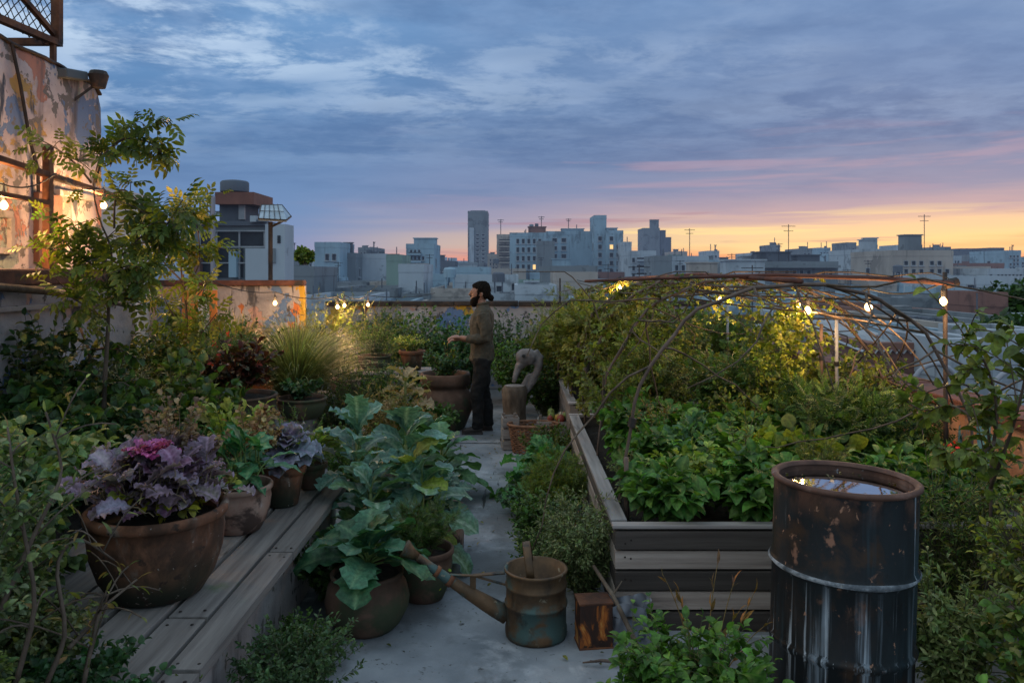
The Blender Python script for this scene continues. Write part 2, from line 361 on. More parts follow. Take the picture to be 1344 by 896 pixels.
def grass(root, c, n, H, spread, cols=G_OLIVE, w=.008, name='foliage', plume=False, sag=.5):
    c = Vector(c); lf = MB()
    for i in range(n):
        az = random.random()*2*PI; o = spread*random.random()**.6; h = H*random.uniform(.45,1.05)
        tip = c+Vector((math.cos(az)*o, math.sin(az)*o, h*(1-sag*(o/spread)**2)))
        ct = c+Vector((math.cos(az)*o*.3, math.sin(az)*o*.3, h*.85))
        pts = curve(c+Vector((math.cos(az),math.sin(az),0))*.1*spread*random.random(), ct, tip, 8)
        sd = np.array([-math.sin(az), math.cos(az), 0]); cc = pal(cols,1,.25)[0]
        wd = w*np.array([.6,.9,1,.95,.8,.6,.35,.05])[:,None]
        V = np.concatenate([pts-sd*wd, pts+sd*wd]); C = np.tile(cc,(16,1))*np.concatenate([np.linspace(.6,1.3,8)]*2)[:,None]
        lf.addq(V, np.array([(j,j+1,j+9,j+8) for j in range(7)]), C)
    lf.build(name, LEAF, root, True)
# ================================================================== sky
w = bpy.data.worlds.new("World"); SC.world = w; w.use_nodes = True; t = NT(w)
SUN_AZ, SUN_EL = math.radians(27), math.radians(1.5)
tc = t.n('ShaderNodeTexCoord').outputs['Generated']
sp = t.n('ShaderNodeSeparateXYZ'); t.l(tc, sp.inputs[0]); X_, Y_, Z_ = sp.outputs
zc = t.math('MAXIMUM', Z_, 0.0)
dt = t.n('ShaderNodeVectorMath', operation='DOT_PRODUCT'); t.l(tc, dt.inputs[0]); dt.inputs[1].default_value = (math.sin(SUN_AZ), math.cos(SUN_AZ), 0)
glow = t.mr(dt.outputs['Value'], .86, 1.0)
wide = t.mr(dt.outputs['Value'], .72, .985)
# gentle wobble of the horizon bands
cmb = t.n('ShaderNodeCombineXYZ'); t.l(t.math('MULTIPLY', X_, 2.2), cmb.inputs[0]); t.l(t.math('MULTIPLY', Y_, 2.2), cmb.inputs[1]); t.l(t.math('MULTIPLY', Z_, 30), cmb.inputs[2])
streak = t.noise(cmb.outputs[0], (1,1,1), 6, .55, .4)
cmb3 = t.n('ShaderNodeCombineXYZ'); t.l(t.math('MULTIPLY', X_, 3), cmb3.inputs[0]); t.l(t.math('MULTIPLY', Y_, 3), cmb3.inputs[1]); t.l(t.math('MULTIPLY', Z_, 75), cmb3.inputs[2])
streak2 = t.noise(cmb3.outputs[0], (1,1,1), 5, .55, .2, off=(4,2,7))
zw = t.math('ADD', zc, t.mr(streak, .25, .75, -.018, .018, False))
A = t.ramp(zw, [(0,s2l((206,132,142))),(.010,s2l((176,138,160))),(.028,s2l((134,140,178))),(.07,s2l((108,134,178))),(.15,s2l((90,122,168))),(.24,s2l((94,132,180))),(.36,s2l((118,154,200))),(.7,s2l((100,128,176)))])
Bc = t.ramp(zw, [(0,s2l((226,130,104))),(.016,s2l((240,168,122))),(.03,s2l((246,210,152))),(.052,s2l((238,198,162))),(.07,s2l((190,162,170))),(.095,s2l((136,140,172))),(.16,s2l((100,124,166))),(.24,s2l((104,130,174))),(.36,s2l((116,144,188)))])
mid_ = t.ramp(zw, [(0,s2l((230,136,116))),(.014,s2l((216,150,140))),(.03,s2l((184,154,164))),(.06,s2l((142,144,176))),(.10,s2l((112,132,174))),(.2,s2l((88,118,162))),(.36,s2l((112,144,190)))])
sky = t.mix(wide, A, Bc)
lowglow = t.math('SUBTRACT', wide, glow, True)
sky = t.mix(t.math('MULTIPLY', lowglow, .85), sky, mid_)
# high clouds projected on a plane overhead
den = t.math('ADD', zc, .09)
c2 = t.n('ShaderNodeCombineXYZ'); t.l(t.math('DIVIDE', X_, den), c2.inputs[0]); t.l(t.math('DIVIDE', Y_, den), c2.inputs[1]); c2.inputs[2].default_value = 3.3
n1 = t.noise(c2.outputs[0], (.8,1.0,1), 9, .6, .2, off=(.4,.9,0))
n2 = t.noise(c2.outputs[0], (2.2,2.6,1), 10, .64, .25, off=(5.2,1.1,0))
n3 = t.noise(c2.outputs[0], (.35,.7,1), 4, .5, .3, off=(2.2,7.1,0))
hi = t.mr(Z_, .1, .3)
# darker slate bands
sky = t.mix(t.math('MULTIPLY', t.mr(n1, .45, .62), t.mr(Z_, .05, .16, 0, .6)), sky, s2l((80,108,154)))
# pale broken patches high on the left
left = t.mr(t.math('SUBTRACT', X_, t.math('MULTIPLY', Y_, .02)), -.38, .2, 1, .3)
sky = t.mix(t.math('MULTIPLY', t.math('MULTIPLY', t.mr(n2, .43, .57), t.mr(n3, .36, .48)), t.math('MULTIPLY', hi, left)), sky, s2l((190,205,230)))
n4 = t.noise(c2.outputs[0], (4.6,5.2,1), 10, .62, .15, off=(1.2,4.4,2))
puff = t.math('MULTIPLY', t.mr(n4, .47, .66), t.mr(n3, .42, .58))
sky = t.mix(t.math('MULTIPLY', puff, t.mr(Z_, .13, .28, 0, .45)), sky, s2l((176,192,222)))
sky = t.mix(t.math('MULTIPLY', t.mr(n4, .35, .7), t.mr(Z_, .08, .2, 0, .3)), sky, s2l((140,164,204)))
sky = t.mix(1.0, sky, t.mix(wide, (1.08,1.15,1.12), (1.05,1.08,1.05)), 'MULTIPLY')
# rose and cream streaks toward the sunset
sky = t.mix(t.math('MULTIPLY', t.math('MULTIPLY', t.mr(streak, .49, .6), t.mr(zc, .06, .11)), t.math('MULTIPLY', t.mr(zc, .2, .13), t.mr(wide, .05, .7, 0, .34))), sky, s2l((204,164,176)))
sky = t.mix(t.math('MULTIPLY', t.math('MULTIPLY', t.mr(streak2, .55, .66), t.mr(zc, .1, .05)), t.mr(wide, 0, 1, .15, .6)), sky, s2l((168,124,140)))
sky = t.mix(t.math('MULTIPLY', t.math('MULTIPLY', t.mr(streak2, .46, .34), t.mr(zc, .085, .05)), t.mr(glow, .1, .8, 0, .75)), sky, s2l((255,226,160)))
boost = t.math('MAXIMUM', t.mr(Z_, .36, .6, 1, 1.8), t.mr(Y_, .3, -.3, 1, 1.8)); cb = t.n('ShaderNodeCombineColor'); t.l(t.math('POWER', boost, 1.25), cb.inputs[0]); t.l(boost, cb.inputs[1]); t.l(t.math('POWER', boost, .55), cb.inputs[2])  # unseen sky overhead and behind the camera brightened and warmed as added fill
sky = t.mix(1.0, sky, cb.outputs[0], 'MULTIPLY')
below = t.mr(Z_, -.02, 0.0)
sky = t.mix(below, (.03,.035,.05), sky)
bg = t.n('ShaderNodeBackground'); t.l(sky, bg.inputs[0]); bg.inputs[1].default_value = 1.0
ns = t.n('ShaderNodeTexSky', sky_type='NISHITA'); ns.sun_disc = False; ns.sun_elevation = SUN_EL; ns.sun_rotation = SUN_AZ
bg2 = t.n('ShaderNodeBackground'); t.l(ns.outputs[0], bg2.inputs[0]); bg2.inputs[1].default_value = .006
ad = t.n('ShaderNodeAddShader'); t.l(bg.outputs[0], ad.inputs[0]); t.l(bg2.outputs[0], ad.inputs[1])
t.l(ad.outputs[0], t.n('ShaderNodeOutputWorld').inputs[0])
sl = bpy.data.lights.new('sun', 'SUN'); sl.energy = .3; sl.angle = math.radians(14); sl.color = (1,.66,.5)
so = bpy.data.objects.new('sun', sl); COL.objects.link(so)
sd = Vector((math.sin(SUN_AZ)*math.cos(math.radians(4)), math.cos(SUN_AZ)*math.cos(math.radians(4)), math.sin(math.radians(4))))
so.rotation_euler = sd.to_track_quat('Z','Y').to_euler()
SC.view_settings.view_transform = 'Standard'; SC.view_settings.look = 'None'; SC.view_settings.exposure = 0
SC.render.engine = 'CYCLES'; SC.cycles.use_denoising = True; SC.cycles.max_bounces = 6; SC.cycles.transparent_max_bounces = 8
SC.cycles.sample_clamp_indirect = 4; SC.cycles.caustics_reflective = False; SC.cycles.caustics_refractive = False
# ================================================================== ground, roof
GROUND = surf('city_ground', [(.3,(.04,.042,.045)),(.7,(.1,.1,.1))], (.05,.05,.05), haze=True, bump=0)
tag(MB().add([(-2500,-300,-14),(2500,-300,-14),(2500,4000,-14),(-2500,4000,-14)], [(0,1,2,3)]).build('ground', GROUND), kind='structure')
CONC = surf('roof_concrete', [(.25,(.13,.135,.14)),(.5,(.23,.235,.24)),(.75,(.33,.33,.335))], (1.6,1.6,1.6), rough=.8, bump=.5, bsc=(45,45,45), bdist=.003,
            layers=[((.1,.1,.105),(2.2,2.2,2.2),.55,.7),((.4,.4,.41),(3,9,3),.6,.75),((.05,.055,.045),(14,14,14),.62,.7)], rvar=(.55,.85))
PATHM = surf('path_concrete', [(.25,(.14,.155,.17)),(.5,(.25,.265,.285)),(.75,(.37,.385,.40))], (2.2,2.2,2.2), rough=.75, bump=.7, bsc=(40,40,40), bdist=.004,
            layers=[((.13,.135,.14),(2.5,1.6,2.5),.54,.68),((.4,.41,.43),(2.4,2.0,3),.56,.68),((.12,.125,.13),(.9,.8,1),.5,.62),((.03,.03,.03),(7,.6,3),.665,.68),((.08,.08,.08),(16,16,16),.62,.7),((.055,.05,.042),(38,38,38),.655,.69)], rvar=(.5,.85))
tag(MB().box((-.4,5.9,-.2), (7.4,13.5,.4)).build('rooftop_floor', CONC), kind='structure')
pm = MB(); ys = [0,1.15,2.25,3.35,4.4,5.3,6.1,6.9,7.7,8.5,9.3,10.1,10.9]
def padd(u, v, y0, y1): 
    x = -1.1+u*2.1; y = y0+(y1-y0)*v; return (x, y, .006+.004*math.sin(x*3+y0*7)+.002*math.sin(y*9))
for a, b in zip(ys[:-1:3], ys[3::3]): pm.grid(lambda u, v: padd(u, v, a+.003, b-.003), 6, 9)
tag(pm.build('path', PATHM, None, True), kind='structure')
# distant, uncountable rooftops at the horizon
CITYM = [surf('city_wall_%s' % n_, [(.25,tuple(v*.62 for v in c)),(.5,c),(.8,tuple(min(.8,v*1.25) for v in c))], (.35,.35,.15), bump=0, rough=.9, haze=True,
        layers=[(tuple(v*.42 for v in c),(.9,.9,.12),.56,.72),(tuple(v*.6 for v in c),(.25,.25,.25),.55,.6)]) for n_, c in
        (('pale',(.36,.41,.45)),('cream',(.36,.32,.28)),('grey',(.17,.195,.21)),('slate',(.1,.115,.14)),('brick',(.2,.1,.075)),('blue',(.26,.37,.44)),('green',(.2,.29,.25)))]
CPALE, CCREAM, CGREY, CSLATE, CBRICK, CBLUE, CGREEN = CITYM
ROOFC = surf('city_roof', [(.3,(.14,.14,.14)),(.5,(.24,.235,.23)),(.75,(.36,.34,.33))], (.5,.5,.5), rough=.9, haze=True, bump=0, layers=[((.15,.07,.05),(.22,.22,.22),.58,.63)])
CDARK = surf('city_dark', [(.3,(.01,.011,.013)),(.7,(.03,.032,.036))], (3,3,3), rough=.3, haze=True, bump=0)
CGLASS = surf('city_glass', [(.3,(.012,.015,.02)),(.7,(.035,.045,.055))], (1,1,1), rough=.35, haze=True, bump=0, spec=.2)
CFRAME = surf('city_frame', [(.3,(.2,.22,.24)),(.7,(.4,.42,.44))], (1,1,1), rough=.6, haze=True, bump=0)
CLIT = plain('lit_window', (.1,.07,.04), .5, (1,.62,.25), 1.2)
fc = MB()
for i in range(520):
    Y = random.uniform(420, 1500); X = random.uniform(-.7,.75)*Y; h = 14+random.choice([3,5,6,8,9,10,12,14])*random.uniform(.6,1)*(Y/700)**.6*.9
    wd = random.uniform(10,34); dd = random.uniform(10,25)
    fc.box((X,Y,-14+h/2), (wd,dd,h))
    if random.random() < .5: fc.box((X+random.uniform(-.3,.3)*wd,Y,-14+h+1.4), (wd*.25,dd*.3,3))
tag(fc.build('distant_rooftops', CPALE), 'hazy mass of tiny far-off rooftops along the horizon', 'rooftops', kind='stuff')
# ================================================================== city buildings
_winmesh = {}
def winmesh(w_, h_, lit=False, frame=True):
    k = (round(w_,1), round(h_,1), lit)
    if k not in _winmesh:
        m = MB(); f = min(.12, w_*.1)
        m.box((0,-.012,0), (w_-2*f+.004,.024,h_-2*f+.004), mi=1)
        for dx in (-1,1): m.box((dx*(w_/2-f/2),-.03,0), (f,.06,h_))
        for dz in (-1,1): m.box((0,-.035,dz*(h_/2-f/2)), (w_-2*f,.07,f))
        m.box((0,-.1,-h_/2-.06), (w_+.2,.2,.1))
        o = m.build('window', [CFRAME, CLIT if lit else CGLASS]); _winmesh[k] = o.data; bpy.data.objects.remove(o)
    return _winmesh[k]
def B(x0, x1, yt, Y, mat, label, dep=12, wins=(), tops=(), ants=(), tanks=(), bands=(), cat='building', name='building', clutter=3, group=None, rz=0, zb=-14, side=True):
    X0, X1 = (x0-CX)*Y/F, (x1-CX)*Y/F; zt = CAMH-(yt-HY)*Y/F; W = X1-X0
    t_ = thing(name, label, cat, ((X0+X1)/2, Y, zb), group)
    H = zt-zb; e = max(.15, .0012*Y)
    m = MB().box(((X0+X1)/2, Y+dep/2, zb+H/2-.25), (W, dep, H-.5)); m.build('wall', mat, t_)
    r = MB(); zc_ = zt-.25; pw = .25
    r.box(((X0+X1)/2, Y+pw/2-.03, zt-.12), (W+.06, pw, .74)); r.box(((X0+X1)/2, Y+dep-pw/2+.03, zt-.12), (W+.06, pw, .74))
    r.box((X0+pw/2-.03, Y+dep/2, zt-.12), (pw, dep-2*pw+.06, .74)); r.box((X1-pw/2+.03, Y+dep/2, zt-.12), (pw, dep-2*pw+.06, .74))
    r.build('parapet', mat, t_)
    MB().box(((X0+X1)/2, Y+dep/2, zt-.45), (W-.5, dep-.5, .1)).build('roof', ROOFC, t_)
    for (a, b, c, d, nx, ny) in wins:
        cw, ch = (b-a)/nx*Y/F, (d-c)/ny*Y/F; ww, hh = cw*.6, ch*.62
        for i in range(nx):
            for j in range(ny):
                px = a+(i+.5)*(b-a)/nx; py = c+(j+.5)*(d-c)/ny
                if random.random() < .08: continue
                o = bpy.data.objects.new('window', winmesh(ww, hh, random.random() < .012)); COL.objects.link(o); o.parent = t_
                o.location = Vector(P(px, py, Y))-ORG[t_.name]+Vector((0,-.002,0))
    if side and dep > 6:   # windows on the two flanks as well
        for sx, xx in ((-1, X0), (1, X1)):
            for j in range(max(1, int((H-4)/3.4))):
                z_ = zt-2.6-j*3.3
                if z_ < -6 or z_ < zb+2: break
                for i in range(int(dep/4)):
                    if random.random() < .45: continue
                    o = bpy.data.objects.new('window', winmesh(1.3, 1.4)); COL.objects.link(o); o.parent = t_
                    o.rotation_euler = (0,0,sx*PI/2); o.location = Vector((xx+sx*.002, Y+2.5+i*4, z_))-ORG[t_.name]
    for (a, b, c, mt, nm, dy) in tops:
        xa, xb = (a-CX)*Y/F, (b-CX)*Y/F; zz = CAMH-(c-HY)*Y/F
        m = MB().box(((xa+xb)/2, Y+dy+(xb-xa)*.4, (zt+zz)/2-.3), (xb-xa, (xb-xa)*.8, zz-zt+.5)); m.box(((xa+xb)/2, Y+dy+(xb-xa)*.4, zz+.02), (xb-xa+.3, (xb-xa)*.8+.3, .14)); m.build(nm, mt, t_)
    for (a, c) in ants:
        xa = (a-CX)*Y/F; zz = CAMH-(c-HY)*Y/F; m = MB(); rr = max(.03, .0005*Y)
        m.tube([(xa,Y+2,zt-.4),(xa,Y+2,zz)], rr, 5)
        for k_ in range(2):
            q = zz-(zz-zt)*(.05+.12*k_); wq = min(.8,(zz-zt)*.2)*(1-.3*k_); m.bar((xa-wq,Y+2,q),(xa+wq,Y+2,q), rr*1.3)
        m.build('antenna', CDARK, t_)
    for (a, c, r_) in tanks:
        xa = (a-CX)*Y/F; rr = r_*Y/F; zz = CAMH-(c-HY)*Y/F; z0 = zt-.4
        m = MB(); 
        for dx in (-1,1):
            for dy in (-1,1): m.box((xa+dx*rr*.6, Y+3+dy*rr*.6, (z0+zz-rr*1.6)/2), (.12,.12,abs(zz-rr*1.6-z0)+.1))
        m.lathe([(0,-rr*1.6),(rr,-rr*1.6),(rr,-rr*.3),(rr*.75,-rr*.08),(0,0)], (xa,Y+3,zz), 14); m.build('water_tank', CSLATE if random.random() < .6 else CBLUE, t_)
    for (a, b, c, d) in bands:
        xa, xb = (a-CX)*Y/F, (b-CX)*Y/F; z0, z1 = CAMH-(d-HY)*Y/F, CAMH-(c-HY)*Y/F
        MB().box(((xa+xb)/2, Y-.02, (z0+z1)/2), (xb-xa, .1, z1-z0)).build('balcony', CDARK, t_)
        MB().box(((xa+xb)/2, Y-.55, z0+(z1-z0)*.1), (xb-xa+.1, 1.05, max(.3,(z1-z0)*.3))).build('balcony_slab', mat, t_)
    if clutter:
        mt_ = random.choice([CSLATE,CGREY,CPALE])
        for k_ in range(clutter):
            m = MB(); xq = random.uniform(X0+.6, X1-.6) if W > 1.5 else (X0+X1)/2; hq = random.uniform(.4,1.3)*e*3+.2; wq = random.uniform(.4,1.3); yq = Y+random.uniform(.8,3)
            if random.random() < .6: m.box((xq, yq, zt-.4+hq/2), (wq, .8, hq)); m.build('roof_unit', mt_, t_)
            else: m.tube([(xq,yq,zt-.4),(xq,yq,zt+random.uniform(.6,2.2)*e*4)], .0004*Y+.02, 4); m.build('roof_pipe', CSLATE, t_)
    return t_
hut='stair_hut'
B(614,640,278,230,CGREY,'tallest slim grey tower above the standing man, with rows of balconies on its right side',12,wins=[(623,638,306,352,2,9)],tops=[(618,636,276,CGREY,hut,2)],clutter=0)
B(616,622,300,229.5,CPALE,'narrow pale chimney-like block clinging to the front of the tall tower',3,clutter=0,side=False)
B(533,570,322,120,CBLUE,'stepped pale blue block with two window bands, left of the tall slim tower',10,wins=[(537,558,326,352,4,3)],tops=[(541,570,312,CBLUE,'upper_storey',2)],bands=[(536,553,331,334),(536,553,341,344)])
B(572,596,344,150,CSLATE,'dark low block with a little domed turret beside the stepped blue block',10,tops=[(576,583,335,CSLATE,'turret',1)],wins=[(575,594,350,366,4,2)])
B(652,670,309,170,CCREAM,'ochre banded apartment block between the slim tower and the white block',10,bands=[(655,669,314+7*i,317+7*i) for i in range(5)],ants=[(657,287)],clutter=0)
B(669,717,307,150,CBLUE,'white apartment block with scattered windows under a dark brown roof room',13,wins=[(676,712,311,356,5,4)],tops=[(694,717,297,CBRICK,hut,2)],tanks=[(698,293,3),(705,292,2.5)])
B(705,728,318,140,CGREY,'blank grey-brown slab in front of the white apartment block',6,clutter=0,side=False)
B(717,782,305,165,CBLUE,'broad pale blue block with a patchwork blank wall left of the stair tower',14,wins=[(722,746,310,352,2,4)],tops=[(738,767,300,CBLUE,'upper_storey',1)],ants=[(747,286),(711,283)])
B(780,796,284,160,CBLUE,'tall narrow stair tower with one column of dark windows, right of the broad blue block',9,wins=[(783,792,308,372,1,6)],clutter=0)
B(796,818,304,158,CBLUE,'pale blue apartment block with a grid of dark windows right of the stair tower',12,wins=[(798,816,308,372,2,6)],tops=[(797,811,299,CBLUE,'upper_storey',1)],clutter=1)
B(818,829,319,150,CPALE,'thin white building end wall beside the block with a window grid',8,clutter=1)
B(826,861,331,130,CPALE,'white low block with stacked dark balcony bands',10,bands=[(836,851,338+10*i,342+10*i) for i in range(3)],wins=[(828,835,336,368,1,3)])
B(844,866,300,330,CGREY,'distant grey blue tower with a higher shaft on its right, left of the sunset glow',14,tops=[(855,866,288,CGREY,'upper_shaft',2)],clutter=0)
B(867,881,312,330,CSLATE,'distant dark stepped tower right of the grey blue tower',14,tops=[(868,875,302,CSLATE,'upper_shaft',2)],clutter=0)
B(858,882,338,110,CGREY,'grey low house with a bushy roof top below the distant twin towers',8)
B(880,930,338,120,CPALE,'long low white house with black roof clutter at the left of the sunset',12,ants=[(909,299)],clutter=6,wins=[(884,926,345,358,5,1)])
B(928,976,343,140,CBLUE,'pale low building with two tiny roof rooms beneath the sunset',12,tops=[(934,940,336,CGREY,hut,2),(950,960,338,CSLATE,hut,2)],clutter=5)
B(972,1100,346,90,CGREY,'long grey hall with a pale parapet band under the television antenna',14,tops=[(1008,1050,330,CSLATE,'roof_room',3),(1063,1094,334,CSLATE,'roof_room',4)],ants=[(1043,293),(1030,318)],wins=[(980,1095,352,364,12,1)],bands=[(975,1098,348,350)],clutter=9)
B(1111,1124,319,260,CGREY,'slim grey tower standing alone left of the bright white block',12,clutter=0,wins=[(1113,1122,324,344,2,3)])
B(1100,1136,345,120,CPALE,'low white building with plain walls between the long hall and the bright white block',10,clutter=2)
B(1133,1170,329,110,CPALE,'bright white block with two columns of small windows and a white roof box',12,wins=[(1137,1160,334,368,2,4)],tops=[(1141,1158,314,CPALE,'roof_box',2),(1154,1169,311,CBLUE,hut,4)],clutter=1)
B(1170,1251,331,100,CCREAM,'beige apartment building with a square dark roof tower',12,wins=[(1218,1248,340,372,3,3),(1174,1214,340,372,4,3)],tops=[(1203,1226,307,CGREY,'roof_tower',3)],ants=[(1224,280)],clutter=9)
B(1262,1289,327,240,CSLATE,'dark squat office slab near the right edge',12,clutter=0)
B(1300,1318,326,260,CSLATE,'narrow dark office slab nearest the right edge',12,clutter=0)
B(1262,1318,347,150,CBRICK,'reddish low terrace below the two dark office slabs',10,clutter=3)
B(1252,1360,366,70,CPALE,'white flat house with two square dark windows at the right edge',9,wins=[(1264,1286,370,384,1,1),(1324,1346,370,384,1,1)],clutter=2)
B(596,680,364,75,CPALE,'low white house with a flat roof directly behind the standing man',9,wins=[(668,682,368,385,1,1),(648,662,372,386,1,1)],clutter=2)
B(590,642,353,95,CBLUE,'pale blue low house with a dark roof line behind the man',9,clutter=3)
B(676,730,378,60,CPALE,'small white house with a gabled roof room right of the man',8,tops=[(690,706,370,CPALE,'roof_room',1)],clutter=1)
B(730,784,361,62,CCREAM,'plain pinkish house end wall with a dark pole at its left corner',9,ants=[(735,364)],clutter=0)
B(712,784,352,80,CGREY,'long grey roof storey behind the plain pinkish wall',8,clutter=2)
B(375,388,330,130,CGREY,'small grey block immediately right of the white stair wall',8,ants=[(382,318)],clutter=1)
B(370,412,354,60,CGREY,'low grey roof house right of the solar panel pole',8,clutter=3)
B(413,446,320,110,CBLUE,'light blue cube building left of the cluttered roofs',10,wins=[(416,443,330,345,3,1)],clutter=1)
B(445,467,334,115,CGREY,'grey building crowned by bushes and pipes right of the light blue cube',9,tops=[(448,458,318,CSLATE,hut,2)],clutter=9)
B(468,507,335,120,CPALE,'wide pale building crowded with small roof tanks',9,tanks=[(480,326,4),(488,329,3),(497,328,4)],clutter=9)
B(507,527,337,90,CGREEN,'faded green house left of the stepped blue block',8,tops=[(509,520,334,CBRICK,hut,1)],clutter=1)
B(523,556,350,70,CPALE,'blank pale house wall below the stepped blue block',8,clutter=1)
# low filler roofs of the middle distance, each a house of its own
feat = ['a black water tank','a stair hut','a tall antenna','three dark windows','an empty roof terrace','scattered roof pipes','a stair hut and antenna','one wide window band']
cols_ = [(CPALE,'white'),(CCREAM,'beige'),(CGREY,'grey'),(CBLUE,'pale blue'),(CBRICK,'brick red'),(CGREEN,'faded green'),(CSLATE,'dark slate')]
rows = [(27,424,470,6,690,1400,.7),(36,404,440,8,690,1380,.75),(48,388,412,12,380,1380,.8),(66,374,394,15,380,1380,.9),(92,361,378,17,385,1380,.95),(135,350,364,18,390,1370,1),(200,343,352,16,395,1370,1)]
used = set(); wheres = ['left of the slim tower','behind the standing man','beyond the hoop tunnel','beyond the string lights','at the right edge']
dists = {27:'nearest row',36:'second row',48:'third row',66:'middle rows',92:'far rows',135:'just under skyline',200:'on the skyline'}
for (Y, ya, yb, n_, xa, xb, k_) in rows:
    x = xa
    while x < xb:
        wd = (xb-xa)/n_*random.uniform(.55,1.45); y = random.uniform(ya,yb); x2 = x+wd*.93
        wi = 0 if x < 570 else 1 if x < 720 else 2 if x < 930 else 3 if x < 1240 else 4
        for _ in range(200):
            mt, cn = random.choice(cols_[:4] if random.random() < .6 else cols_); fi = random.randrange(len(feat)) if Y >= 66 else random.choice((2,3,4,5,7)); key = (cn, fi, wi, Y)
            if key not in used: break
        used.add(key); px = Y/F
        kw = dict(wins=(), tops=(), ants=(), tanks=())
        if fi == 0: kw['tanks'] = [(x+wd*.35, y-2.0/px, .55/px)]
        if fi in (1,6): kw['tops'] = [(x+wd*.5, x+wd*.5+3.2/px, y-2.3/px, mt, hut, 3)]
        if fi in (2,6): kw['ants'] = [(x+wd*.25, y-2.6/px)]
        if Y < 100 and fi != 7:
            nw = max(1,int(wd*px/2.4)); kw['wins'] = [(x+wd*.08, x+wd*.92, y+(1.2+3*q)/px, y+(3.4+3*q)/px, nw, 1) for q in range(2)]
        if fi == 3: kw['wins'] = [(x+wd*.1, x+wd*.8, y+1/px, y+3.6/px, 3, 1)]
        if fi == 7: kw['bands'] = [(x+wd*.12, x+wd*.78, y+1.1/px, y+2.1/px)]
        B(x, x2, y, Y+random.uniform(-2,2)*k_, mt, '%s house with %s, %s %s' % (cn, feat[fi], dists[Y], wheres[wi]), max(7,.1*Y+6), clutter=0 if fi in (4,) else (6 if fi == 5 else 2), name='house', cat='house', group='low flat-roofed houses of the city', side=False, **kw)
        x += wd
MR=[(930,944,330,260,'hazy grey block with a small roof room left of the television antenna'),(1012,1024,322,300,'faint hazy tower behind the long hall, under its antenna'),(1074,1090,326,250,'hazy pale block behind the second dark roof room'),(1143,1152,322,300,'faint narrow tower behind the bright white block'),(1186,1200,322,210,'pale narrow block rising behind the beige apartment building'),(1232,1248,325,220,'grey mid-rise behind the right end of the beige building'),(1322,1340,330,170,'pale mid-rise with windows at the right border'),(1255,1300,352,110,'pale terrace house row under the dark office slabs'),(1296,1344,355,95,'beige terrace row at the right border, above the white flat house'),
    (470,492,326,180,'slender pale block peeping above the crowded tank roofs'),(596,612,349,190,'low mauve block in the gap left of the slim tower'),(884,902,331,240,'small hazy block just left of the aerial over the sunset glow'),(985,1004,333,210,'pale mid-rise left of the dark roof rooms'),(1052,1066,327,230,'thin hazy tower between the two dark roof rooms'),
    (1098,1110,333,200,'narrow hazy block left of the lone slim tower'),(1126,1134,336,220,'tiny hazy block right of the lone slim tower'),(1250,1262,337,180,'hazy block filling the gap left of the dark office slab'),(1288,1301,335,200,'hazy block between the two dark office slabs'),(1320,1360,339,190,'wide hazy block at the extreme right of the skyline'),(640,655,335,190,'pale narrow block right of the slim tower foot'),(388,412,336,170,'pale block between the solar panel and the light blue cube')]
for i,(a,b,y,Y,lab) in enumerate(MR):
    B(a,b,y,Y,[CPALE,CGREY,CBLUE,CCREAM][i%4],lab,14,wins=[(a+2,b-2,y+4,y+30,max(2,int((b-a)/5)),5)],clutter=3,tops=[(a+3,a+9,y-4,CGREY,hut,3)] if i%2 else (),ants=[(b-3,y-9)] if i%3==0 else ())
# near neighbour roofs, right
B(1074,1136,428,21,CGREY,'nearest plain grey concrete roof box beyond the right parapet',3.5,clutter=0,name='house',cat='house',side=False)
t_ = B(1140,1216,466,16,CBRICK,'red-brown shed with a pale corrugated roof beyond the right parapet',3,clutter=0,name='shed',cat='shed',side=False)
m = MB()
a0, a1 = P(1132,462,15.9), P(1222,462,15.9)
def shed(u, v): return (a0.x+(a1.x-a0.x)*u, 15.9+v*4.5, a0.z+v*.35+.035*math.sin(u*60))
m.grid(shed, 120, 2); m.build('corrugated_roof', CFRAME, t_, True)
B(1236,1300,462,15,CPALE,'white wall with an arched opening beyond the parapet, left of the round arch at the edge',2.5,clutter=0,name='wall',cat='wall',side=False)
B(1300,1380,448,17,CPALE,'tall white garden wall at the far right edge',2,clutter=0,name='wall',cat='wall',side=False)
B(1295,1322,390,40,CBRICK,'dark red lean-to above the white walls at right',4,clutter=1,name='shed',cat='shed',side=False)
B(1180,1262,446,24,CBLUE,'pale blue low roof with a white edge above the white walls',5,clutter=2,name='house',cat='house',side=False)
for i, (px, py, Y, lab) in enumerate([(1228,505,11,'white curved metal chair back seen over the right parapet'),(1334,515,10.2,'white arched metal frame standing at the far right edge')]):
    c = P(px,py,Y); th = thing('arched_frame', lab, 'frame', (c.x,c.y,-1.0)); m = MB()
    pts = [Vector((c.x+.32*math.cos(a), c.y, c.z-.05+.34*math.sin(a))) for a in np.linspace(0,PI,14)]
    pts = [Vector((c.x+.32,c.y,-1.0))]+pts+[Vector((c.x-.32,c.y,-1.0))]
    m.tube(pts, .035, 8); m.build('hoop', plain('white_tube_%d' % i, (.28,.3,.34), .6), th, True)
    m = MB(); m.bar((c.x-.32,c.y,c.z-.2),(c.x+.32,c.y,c.z-.2),.03); m.bar((c.x,c.y,c.z-.2),(c.x,c.y,c.z+.28),.02); m.build('crossbar', CFRAME, th)
